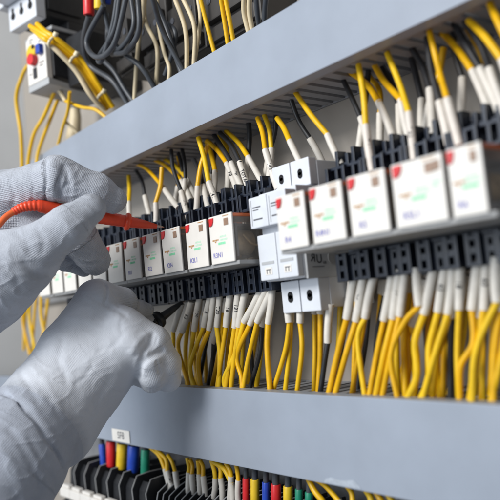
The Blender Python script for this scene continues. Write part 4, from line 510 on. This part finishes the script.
# ------------------------------------------------------------------ bottom row: terminals, coloured cable ends
lc = {}
for i, l in enumerate(sorted(LUG, key=lambda q: q['p'][0][0])):
    a, b = Vector(l['p'][0]), Vector(l['p'][1]); lc[l['col']] = lc.get(l['col'], 0) + 1
    up_ = a + (a - b).normalized() * 16
    root = empty('lugged_cable', b)
    hook(root, MB().tube([up_, a.lerp(b, 0.2)], l['r'] * 0.72, 14).build('insulation', 'greyw'))
    hook(root, MB().tube([a, a.lerp(b, .04), a.lerp(b, .96), b], [l['r'] * .9, l['r'], l['r'], l['r'] * .93], 18).build('coloured_sleeve', {'yellow': 'yellowp'}.get(l['col'], l['col'])))
    tag(root, f"{nth(lc[l['col']])} {l['col']} sleeved cable end from the left below the lower duct", 'cable', 'colour sleeved cables below the lower duct')
for i in range(7):     # large dark terminals, lower left
    x = -262 + 21.6 * i; t = empty('terminal_block', (x, 0, -190))
    m = MB(); m.prism([(-8, 5), (-38, 5), (-40, 30), (-52, 36), (-56, 30), (-58, 8), (-70, 2), (-70, -8), (-8, -8)], 'x', 0, 18.6, 0.4); m.build('body', 'black', t)
    m = MB(); m.prism([(-7, -9), (-7, 40), (-44, 41), (-56, 40), (-61, 31), (-60, 12), (-72, 4), (-72, -9)], 'x', 19.0, 20.3, 0.2); pt = m.build('partition', 'black', t)
    m = MB(); m.tube([(19.65, y_, z_) for y_, z_ in [(-30, 40.9), (-44, 41.3), (-56.2, 40.3), (-61.2, 31), (-60.2, 12), (-72.2, 4), (-72.2, -8)]], 0.42, 8); m.build('rim', 'base', pt)
    m = MB(); m.cyl((9.3, -53.5, 25), 'y', 3.4, 1, 18); m.build('screw', 'screw', t)
    m = MB(); m.box(-0.6, 20.6, -67.5, -62, 9, 17, 0.8); m.box(2, 17, -66, -61.5, 17, 19.5, 0.6); m.build('white_tag', 'white', t)
    tag(t, f'large black terminal block with pale rim below the lower duct, {nth(i + 1)} from the left', 'terminal block', 'large black terminal blocks')
for i in range(36):    # small terminals, each a few millimetres wide
    x = -110 + 8.2 * i; t = empty('terminal_block', (x, 0, -190))
    m = MB(); m.prism([(-8, 5), (-8, 37), (-36, 37), (-44, 34), (-53, 30), (-58, 14), (-58, -8), (-8, -8)], 'x', 0, 6.4, 0.3); m.build('body', 'black', t)
    m = MB(); m.prism([(-7, -9), (-7, 40), (-38, 40), (-47, 37), (-56, 32), (-61, 15), (-61, -9)], 'x', 6.6, 7.5, 0.15); pt = m.build('partition', 'black', t)
    m = MB(); m.tube([(7.05, y_, z_) for y_, z_ in [(-24, 40.2), (-38, 40.2), (-47.1, 37.2), (-56.2, 32.1), (-61.2, 15), (-61.2, -8)]], 0.45, 8); m.build('rim', 'device_side', pt)
    m = MB(); m.cyl((3.2, -58.8, 4), 'y', 2, 1, 12); m.build('screw', 'screw', t)
    tag(t, f'slim black terminal block below the lower duct, {nth(i + 1)} from the left in its row', 'terminal block', 'slim black terminal blocks')
r = MB(); r.box(-440, 330, -7.6, -0.3, -176, -141); tag(r.build('mounting_rail', 'steel'), 'steel mounting rail carrying the black terminals below the lower duct', 'rail')

# ------------------------------------------------------------------ contactor, overload relay and cables above the upper duct
ct = empty('contactor', (-216, 0, 230)); ct.rotation_euler.z = math.radians(10); tag(ct, 'black contactor with pale grey terminal front, upper left above the overload relay', 'contactor')
m = MB(); m.box(-22, 18, -86, -1, 8, 150, 1.2); m.box(-24, 18, -64, -1, 0.5, 8.2, 0.8); hook(ct, m.build('body', 'black', None)); ct.children[0].matrix_parent_inverse = Matrix.Identity(4)
def kid(mb, name, mat, par): return mb.build(name, mat, par)
m = MB(); m.box(-25, 18.6, -96, -86.2, 5, 28, 1.0); fr = kid(m, 'terminal_front', 'device', ct)
m = MB(); m.box(-36, -26, -100, -60, 28, 110, 1.0); m.box(-25.5, 19, -112, -86.4, 29, 120, 1.2); kid(m, 'upper_front', 'device', ct)
for i in range(3):
    m = MB(); x = -17.5 + 14 * i; m.cyl((x, -96.4, 17), 'y', 3.2, 0.8, 18); m.box(x - 1.4, x + 1.4, -96.5, -95.9, 20, 24); kid(m, 'terminal_opening', 'hole', fr)
m = MB(); m.box(-24, 18.8, -82, -20, -3, 0.3, 0.6); kid(m, 'lower_lip', 'device_side', ct)
m = MB(); m.box(18.2, 19.4, -84, -50, 14, 30, 0.3); m.box(18.2, 20, -60, -30, 36, 120, 0.4); kid(m, 'side_ridge', 'black', ct)
ov = empty('overload_relay', (-231, 0, 184)); ov.rotation_euler.z = math.radians(10); tag(ov, 'black overload relay with white face, red and blue buttons, below the contactor', 'overload relay')
m = MB(); m.box(0.5, 32, -84, -1, 2, 44, 1.0); m.box(30, 60, -70, -1, -6, 38, 1.0); kid(m, 'body', 'black', ov)
m = MB(); m.prism([(0, 0), (30, 0), (30, 44), (6, 44), (0, 39)], 'y', -90, -84.2, 0.8); fc = kid(m, 'face', 'white', ov)
m = MB(); m.prism([(-90, -0.3), (-30, -8), (-30, -9.5), (-90, -6)], 'x', 0, 32, 0.5); kid(m, 'lower_edge', 'device_side', ov)
m = MB(); m.cyl((11, -92.5, 27), 'y', 6.6, 2.3, 28); dl = kid(m, 'dial', 'yellowp', fc)
m = MB(); m.cyl((15, -92.9, 31), 'y', 2.0, 0.6, 16); kid(m, 'dial_pointer', 'hole', dl)
m = MB(); m.cyl((13, -95, 20), 'y', 5.0, 4.8, 20); kid(m, 'red_button', 'red', fc)
m = MB(); m.box(21.5, 27.5, -94.5, -90.2, 22, 30, 0.8); kid(m, 'blue_button', 'blue', fc)
m = MB(); m.box(10, 15, -91, -89.9, 4, 13, 0.3); kid(m, 'dark_slot', 'ink', fc)
m = MB(); 
for (x, z, ww) in ((6, 39, 6), (6, 36.6, 4), (19, 39, 7), (20, 15, 7), (20, 12.5, 5), (20, 34, 5), (3, 9, 4)): m.box(x, x + ww, -90.15, -89.9, z, z + 0.9)
kid(m, 'printed_lines', 'ink_grey', fc)
for i, (x0, x1, zb, y) in enumerate([(-134, -104, 172, -42), (-100, -66, 166, -36), (-62, -22, 160, -33), (-18, 40, 156, -33)]):
    t = empty('black_device', ((x0 + x1) / 2, 0, zb)); w = (x1 - x0) / 2
    m = MB(); m.box(-w, w, y, -1, 0, 140, 1.5); kid(m, 'body', 'brown_grey', t)
    m = MB(); m.box(-w + 2, w - 2, y - 6, y - 0.2, 16, 40, 1.0); m.box(-w + 2, w - 2, y - 4, y - 0.2, 2, 12, 0.8); kid(m, 'front_step', 'brown_grey', t)
    m = MB()
    for j in range(3): m.cyl((-w + 2 + (2 * w - 4) * (j + .5) / 3, y - 6.6, 30), 'y', 2.6, 0.9, 14)
    kid(m, 'terminal_screws', 'screw', t)
    tag(t, f'black switching device behind the cables above the upper duct, {nth(i + 1)} right of the contactor', 'switching device', 'black devices above the upper duct')
bc = {}
for i, w in enumerate(sorted(BK, key=lambda q: q['p'][0][0])):
    cname = {'yellow': 'yellow', 'cream': 'cream', 'black': 'dark grey'}[w['col']]
    bc[cname] = bc.get(cname, 0) + 1
    m = MB().tube(spline(w['p'], 10), w['r'], 12)
    o = m.build(cname.replace(' ', '_') + '_cable', {'black': 'greyw'}.get(w['col'], w['col']), origin=w['p'][-1])
    tag(o, f'{nth(bc[cname])} {cname} cable from the left above the upper duct, by its upper end', 'cable', f'{cname} cables above the upper duct')
for l in LUGB:
    a, b = Vector(l['p'][0]), Vector(l['p'][1])
    o = MB().tube([a, a.lerp(b, .05), a.lerp(b, .95), b], [l['r'] * .9, l['r'], l['r'], l['r'] * .92], 18).build('cable_sleeve', {'yellow': 'yellowp'}.get(l['col'], l['col']), origin=b)
    tag(o, f"{l['col']} sleeve on the dark cable hanging at the top above the duct", 'cable sleeve', 'coloured sleeves at the top')
for i, p in enumerate(TIES):
    p = Vector(p); d = Vector((0.55, 0.35, -0.62)).normalized(); m = MB()
    q = Vector((0.62, -0.78, 0)); u = (q - d * q.dot(d)).normalized(); w = d.cross(u)
    ring = [p + (u * math.cos(a) * 4.2 + w * math.sin(a) * 4.6) for a in [2 * math.pi * k / 20 for k in range(21)]]
    m.tube(ring, 1.25, 8, False); m.tube([p - w * 4.4 + u * 2.5, p - w * 7.8 + u * 3.2], [2.3, 2.0], 8)
    tag(m.build('cable_tie', 'tie', origin=p), ['cream cable tie nearest the contactor on the yellow bundle', 'middle cream cable tie on the yellow bundle', 'lowest cream cable tie on the yellow bundle, by the duct'][i], 'cable tie', 'cable ties on the yellow bundle')
t = empty('cable_boot', (-250, -30, 150)); m = MB()
m.tube([(0, 0, 34), (0, 0, 22), (-3, -2, 4), (-6, -4, -20)], [4.5, 5.5, 7, 7.5], 18); kid(m, 'boot', 'cream', t)
m = MB(); m.tube([(0, 0, 62), (0, 0, 30)], 5.5, 16); kid(m, 'gland', 'greyw', t)
tag(t, 'blurred beige cable boot under the overload relay', 'cable boot')

# ------------------------------------------------------------------ test probes
def probe(spec, base, name, mats, label, rb, rg):
    t = empty(name, spec['tip'][-1])
    if 'cable' in spec: hook(t, MB().tube(spline(spec['cable'], 12), 2.0, 16).build('lead', mats[1]))
    if 'relief' in spec:
        P = spline(spec['relief'], 16); n = len(P) - 1
        R = [(2.6 + 1.7 * i / n) * (1.0 if (i // 2) % 2 else 0.88) if i < n * 0.62 else 2.6 + 1.7 * i / n for i in range(n + 1)]
        hook(t, MB().tube(P, R, 20).build('strain_relief', mats[0]))
    P = spline(spec['body'], 14); n = len(P) - 1
    R = [rb * (0.9 + 0.12 * math.sin(math.pi * min(1, i / n))) * (0.965 if (i > n * 0.6 and i % 3 == 0) else 1) for i in range(n + 1)]
    hook(t, MB().tube(P, R, 24).build('handle', mats[0]))
    a, b = map(Vector, spec['guard']); d = (b - a)
    hook(t, MB().tube([a - d * .2, a, a + d * .25, a + d * .55, b, b + d * .3], [rb * .9, rg * .93, rg, rg, rg * .9, rb * .7], 24).build('finger_guard', mats[0]))
    P = [Vector(p) for p in spec['cone']]; P = [P[0], P[0].lerp(P[-1], .25), P[0].lerp(P[-1], .6), P[-1]]
    hook(t, MB().tube(P, [rb * .86, rb * .74, rb * .6, rb * .30], 20).build('tip_shroud', mats[0]))
    hook(t, MB().tube([Vector(spec['tip'][0]), Vector(spec['tip'][0]).lerp(Vector(spec['tip'][1]), .6), spec['tip'][1]], [.95, .85, .2], 12).build('metal_tip', 'tip'))
    return tag(t, label, 'test probe')
probe(PROBE, None, 'test_probe', ('probe', 'cable'), 'orange red test probe with its lead, held by the upper gloved hand', 4.4, 5.9)
probe(BPROBE, None, 'test_probe', ('black', 'black'), 'black test probe held by the lower gloved hand, tip at the sockets', 4.0, 6.4)

# ------------------------------------------------------------------ gloved hands
def smin(a, b, k):
    h = np.clip(0.5 + 0.5 * (b - a) / k, 0, 1)
    return b * (1 - h) + a * h - k * h * (1 - h)

def cone_dist(P, a, b, ra, rb):
    a = np.asarray(a, np.float32); b = np.asarray(b, np.float32)
    ba = b - a; L2 = float(ba @ ba) + 1e-9
    t = np.clip(((P - a) @ ba) / L2, 0, 1)
    d = np.linalg.norm(P - (a + t[..., None] * ba), axis=-1)
    return d - (ra + (rb - ra) * t), t

def hand_sdf(P, spec):
    """distance to a gloved hand: chains of round cones, smooth-joined, with folds cut in or raised"""
    D = None
    for ch in spec['chains']:
        pts = ch['p']; dch = None
        for i in range(len(pts) - 1):
            d, _ = cone_dist(P, pts[i][:3], pts[i + 1][:3], pts[i][3], pts[i + 1][3])
            dch = d if dch is None else smin(dch, d, ch.get('kj', 3.0))
        D = dch if D is None else smin(D, dch, ch['k'])
    for cr in spec['creases']:
        dc = None
        for i in range(len(cr['p']) - 1):
            d, _ = cone_dist(P, cr['p'][i], cr['p'][i + 1], 0, 0)
            dc = d if dc is None else np.minimum(dc, d)
        D = D + cr['h'] * np.exp(-(dc / cr['w']) ** 2)
    return D


def surface_nets(F, o, h):
    """faces of the zero level of a sampled field F (numpy), vertices pulled onto it"""
    S = F < 0; nx, ny, nz = F.shape
    C = np.zeros((nx - 1, ny - 1, nz - 1), np.int8)
    for i in (0, 1):
        for j in (0, 1):
            for k in (0, 1): C += S[i:nx - 1 + i, j:ny - 1 + j, k:nz - 1 + k]
    act = (C > 0) & (C < 8); idx = -np.ones(C.shape, np.int64); cells = np.argwhere(act); idx[act] = np.arange(len(cells))
    acc = np.zeros((len(cells), 3)); cnt = np.zeros(len(cells))
    cor = [(i, j, k) for i in (0, 1) for j in (0, 1) for k in (0, 1)]
    val = {c: F[cells[:, 0] + c[0], cells[:, 1] + c[1], cells[:, 2] + c[2]] for c in cor}
    for a in cor:
        for ax in range(3):
            if a[ax]: continue
            b = list(a); b[ax] = 1; b = tuple(b); va, vb = val[a], val[b]
            x = (va < 0) != (vb < 0); t = np.where(x, va / np.where(x, va - vb, 1), 0)
            p = np.array(a, float)[None] + np.eye(3)[ax][None] * t[:, None]
            acc[x] += p[x]; cnt[x] += 1
    V = (cells + acc / cnt[:, None]) * h + o
    faces = []
    for ax in range(3):
        sl0 = [slice(1, n - 1) for n in F.shape]; sl1 = list(sl0)
        sl0[ax] = slice(0, F.shape[ax] - 1); sl1[ax] = slice(1, F.shape[ax])
        a, b = S[tuple(sl0)], S[tuple(sl1)]; E = np.argwhere(a != b); off = np.array([1, 1, 1]); off[ax] = 0
        inside = a[tuple(E.T)]; E = E + off
        u, v = [(1, 2), (2, 0), (0, 1)][ax]
        def at(du, dv):
            q = E.copy(); q[:, u] -= du; q[:, v] -= dv; return idx[tuple(q.T)]
        q = np.stack([at(0, 0), at(1, 0), at(1, 1), at(0, 1)], 1)
        q[~inside] = q[~inside][:, ::-1]
        faces.append(q)
    return V, np.concatenate(faces)

def hand_mesh(name, spec, mat, coat_fn, pucker, h=0.8, cuff=None):
    allp = np.array([p for ch in spec['chains'] for p in ch['p']])
    lo = (allp[:, :3] - allp[:, 3:]).min(0) - 3; hi = (allp[:, :3] + allp[:, 3:]).max(0) + 3
    g = [np.arange(lo[i], hi[i], h) for i in range(3)]
    F = np.empty([len(a) for a in g], np.float32)
    for i0 in range(0, len(g[0]), 24):     # in slabs to keep memory low
        P = np.stack(np.meshgrid(g[0][i0:i0 + 24], g[1], g[2], indexing='ij'), -1).astype(np.float32)
        F[i0:i0 + 24] = hand_sdf(P, spec)
    V, Q = surface_nets(F, lo, h)
    # relax once or twice so voxel steps vanish
    e = np.concatenate([Q[:, [0, 1]], Q[:, [1, 2]], Q[:, [2, 3]], Q[:, [3, 0]]]); n = len(V)
    for it in range(2):
        s = np.zeros_like(V); c = np.zeros(n)
        np.add.at(s, e[:, 0], V[e[:, 1]]); np.add.at(s, e[:, 1], V[e[:, 0]]); np.add.at(c, e[:, 0], 1); np.add.at(c, e[:, 1], 1)
        V = V * 0.5 + 0.5 * s / np.maximum(c, 1)[:, None]
    # soft irregularity of the cloth
    def wav(k, ph): return np.sin(V @ np.array(k) + ph)
    # knit coordinates from the nearest chain
    best = np.full(n, 1e9); ku = np.zeros(n); kv = np.zeros(n); second = np.full(n, 1e9)
    for ch in spec['chains']:
        acc = 0.0; bestc = np.full(n, 1e9); cku = np.zeros(n); ckv = np.zeros(n); cr_ = float(np.mean([p[3] for p in ch['p']]))
        for i in range(len(ch['p']) - 1):
            a = np.array(ch['p'][i][:3]); b = np.array(ch['p'][i + 1][:3]); L = np.linalg.norm(b - a); ax = (b - a) / L
            d, t = cone_dist(V.astype(np.float32), a, b, ch['p'][i][3], ch['p'][i + 1][3])
            rel = V - a; al = rel @ ax; r_ = rel - al[:, None] * ax
            ref = np.array([0.5, -0.8, 0.33]); ref = ref - ax * (ref @ ax); ref /= np.linalg.norm(ref); oth = np.cross(ax, ref)
            ang = np.arctan2(r_ @ oth, r_ @ ref); rad = ch['p'][i][3] * (1 - t) + ch['p'][i + 1][3] * t
            m = d < bestc; bestc[m] = d[m]; cku[m] = (acc + al)[m]; ckv[m] = (ang * cr_)[m]
            acc += L
        m = bestc < best; second = np.where(m, best, np.minimum(second, bestc)); best[m] = bestc[m]; ku[m] = cku[m]; kv[m] = ckv[m]
    gap = np.clip((second - best) / 2.2, 0, 1); fade = gap * gap * (3 - 2 * gap)
    o0 = V.mean(0)
    me = bpy.data.meshes.new(name)
    me.from_pydata([tuple(p) for p in (V - o0) * MM], [], [tuple(int(x) for x in q) for q in Q]); me.update()
    for nm, arr in (('ku', ku), ('kv', kv), ('coat', coat_fn(V)), ('fade', fade)):
        at = me.attributes.new(nm, 'FLOAT', 'POINT'); at.data.foreach_set('value', np.asarray(arr, np.float32))
    from mathutils import noise as nz_
    nn = np.zeros(len(V) * 3); me.vertices.foreach_get('normal', nn); nn = nn.reshape(-1, 3); dis = np.zeros(len(V))
    for i, p in enumerate(V):     # loose cloth: broad puckers and short sharp wrinkles
        q = Vector((p[0], p[1], p[2])) * 0.048; w = nz_.noise(q * 0.9)
        a_ = nz_.noise(q); b_ = 1 - abs(nz_.noise(Vector((q.x * 1.6 + w, q.y * 1.6, q.z * 2.9 - w)))); c_ = 1 - abs(nz_.noise(q * 4.0))
        dis[i] = 0.75 * a_ + 0.7 * (b_ ** 5 - 0.35) + 0.07 * (c_ ** 5 - 0.3)
    V2 = V + nn * (dis * pucker(V))[:, None]
    me.vertices.foreach_set('co', ((V2 - o0) * MM).astype(np.float32).ravel()); me.update()
    me.polygons.foreach_set('use_smooth', [True] * len(me.polygons))
    me.materials.append(M[mat])
    if cuff:
        me.materials.append(M['cuff']); fc = V[Q].mean(1); mi = cuff(fc).astype(np.int32); me.polygons.foreach_set('material_index', mi)
    o = bpy.data.objects.new(name, me); col.objects.link(o); o.location = Vector(o0) * MM
    return o

CAM = Vector([368.37, -322.17, -26.72])
AX = [[0.613937, -0.12145, -0.779956], [0.783706, -0.024219, 0.62066], [-0.094269, -0.992302, 0.080313]]          # camera axes in the cabinet: rows are cabinet x, y, z; columns right, down, forward
wrist = np.array(HAND_LOW['chains'][0]['p'][2][:3]); elbow = np.array(HAND_LOW['chains'][0]['p'][1][:3])
axis = (wrist - elbow) / np.linalg.norm(wrist - elbow)
def sstep(x, a, b): t = np.clip((x - a) / (b - a), 0, 1); return t * t * (3 - 2 * t)
def split_hand(o, along, at):
    """the knitted cuff beyond the seam becomes a part of its own"""
    me = o.data; bm = bmesh.new(); bm.from_mesh(me)
    ax = Vector(along); p0 = Vector(at) * MM - o.location
    far = [f for f in bm.faces if (f.calc_center_median() - p0).dot(ax) < 0]
    b2 = bm.copy(); b2.faces.ensure_lookup_table(); ids = set(f.index for f in far)
    bmesh.ops.delete(b2, geom=[f for f in b2.faces if f.index not in ids], context='FACES')
    bmesh.ops.delete(bm, geom=far, context='FACES')
    bm.to_mesh(me); bm.free()
    m2 = bpy.data.meshes.new('cuff'); b2.to_mesh(m2); b2.free(); m2.materials.append(M['cuff'])
    for p in m2.polygons: p.use_smooth = True
    c = bpy.data.objects.new('cuff', m2); col.objects.link(c); c.parent = o
    return c
ix = [np.array(q[:3]) for q in HAND_LOW['chains'][5]['p']]
def coat_low(V):     # film over the back of the hand, bare knit along the forefinger and at the wrist
    d = np.minimum(cone_dist(V, ix[0] + [0, 0, 3], ix[1], 0, 0)[0], cone_dist(V, ix[1], ix[2], 0, 0)[0])
    return sstep((V - wrist) @ axis, -10, 2) * (1 - 0.7 * (1 - sstep(d, 13.5, 19)))
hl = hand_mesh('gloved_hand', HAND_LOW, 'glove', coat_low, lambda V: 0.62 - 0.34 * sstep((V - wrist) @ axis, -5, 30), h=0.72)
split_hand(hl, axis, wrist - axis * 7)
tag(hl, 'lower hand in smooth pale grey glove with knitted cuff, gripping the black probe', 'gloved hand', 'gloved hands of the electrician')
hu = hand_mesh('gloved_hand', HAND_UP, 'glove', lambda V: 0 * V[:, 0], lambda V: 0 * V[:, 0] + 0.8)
tag(hu, 'upper hand in a grey knitted glove pinching the orange red probe between thumb and finger', 'gloved hand', 'gloved hands of the electrician')

# ------------------------------------------------------------------ light
wd = bpy.data.worlds.new('World'); sc.world = wd; wd.use_nodes = True
bg = wd.node_tree.nodes['Background']; bg.inputs['Color'].default_value = (0.80, 0.88, 1.0, 1); bg.inputs['Strength'].default_value = 0.22
def area(name, loc, to, size, power, c):
    l = bpy.data.lights.new(name, 'AREA'); l.shape = 'RECTANGLE'; l.size, l.size_y = size; l.energy = power; l.color = c
    o = bpy.data.objects.new(name, l); col.objects.link(o); o.location = Vector(loc) * MM
    o.rotation_euler = (Vector(to) * MM - o.location).to_track_quat('-Z', 'Y').to_euler(); return o
area('key_light', (60, -1200, 640), (-40, -60, -20), (0.5, 0.42), 17, (1.0, 0.985, 0.96))  # unseen key lamp, added above and in front as the main light
area('fill_light', (-250, -1450, 150), (0, -60, -30), (1.3, 1.0), 12.5, (0.86, 0.93, 1.0))  # unseen broad, cool fill lamp added to lift the front faces and gloves

# ------------------------------------------------------------------ camera
cd = bpy.data.cameras.new('camera'); co = bpy.data.objects.new('camera', cd); col.objects.link(co)
r_ = Matrix(AX)       # columns right, down, forward
m4 = Matrix([[r_[i][0], -r_[i][1], -r_[i][2]] for i in range(3)]).to_4x4()
m4.translation = CAM * MM; co.matrix_world = m4
cd.sensor_width = 36; cd.lens = 50.4; cd.clip_start = 0.01; cd.clip_end = 50
cd.dof.use_dof = True; cd.dof.focus_distance = 0.452; cd.dof.aperture_fstop = 7.5
sc.camera = co
sc.view_settings.view_transform = 'Standard'; sc.view_settings.look = 'None'; sc.view_settings.exposure = 0
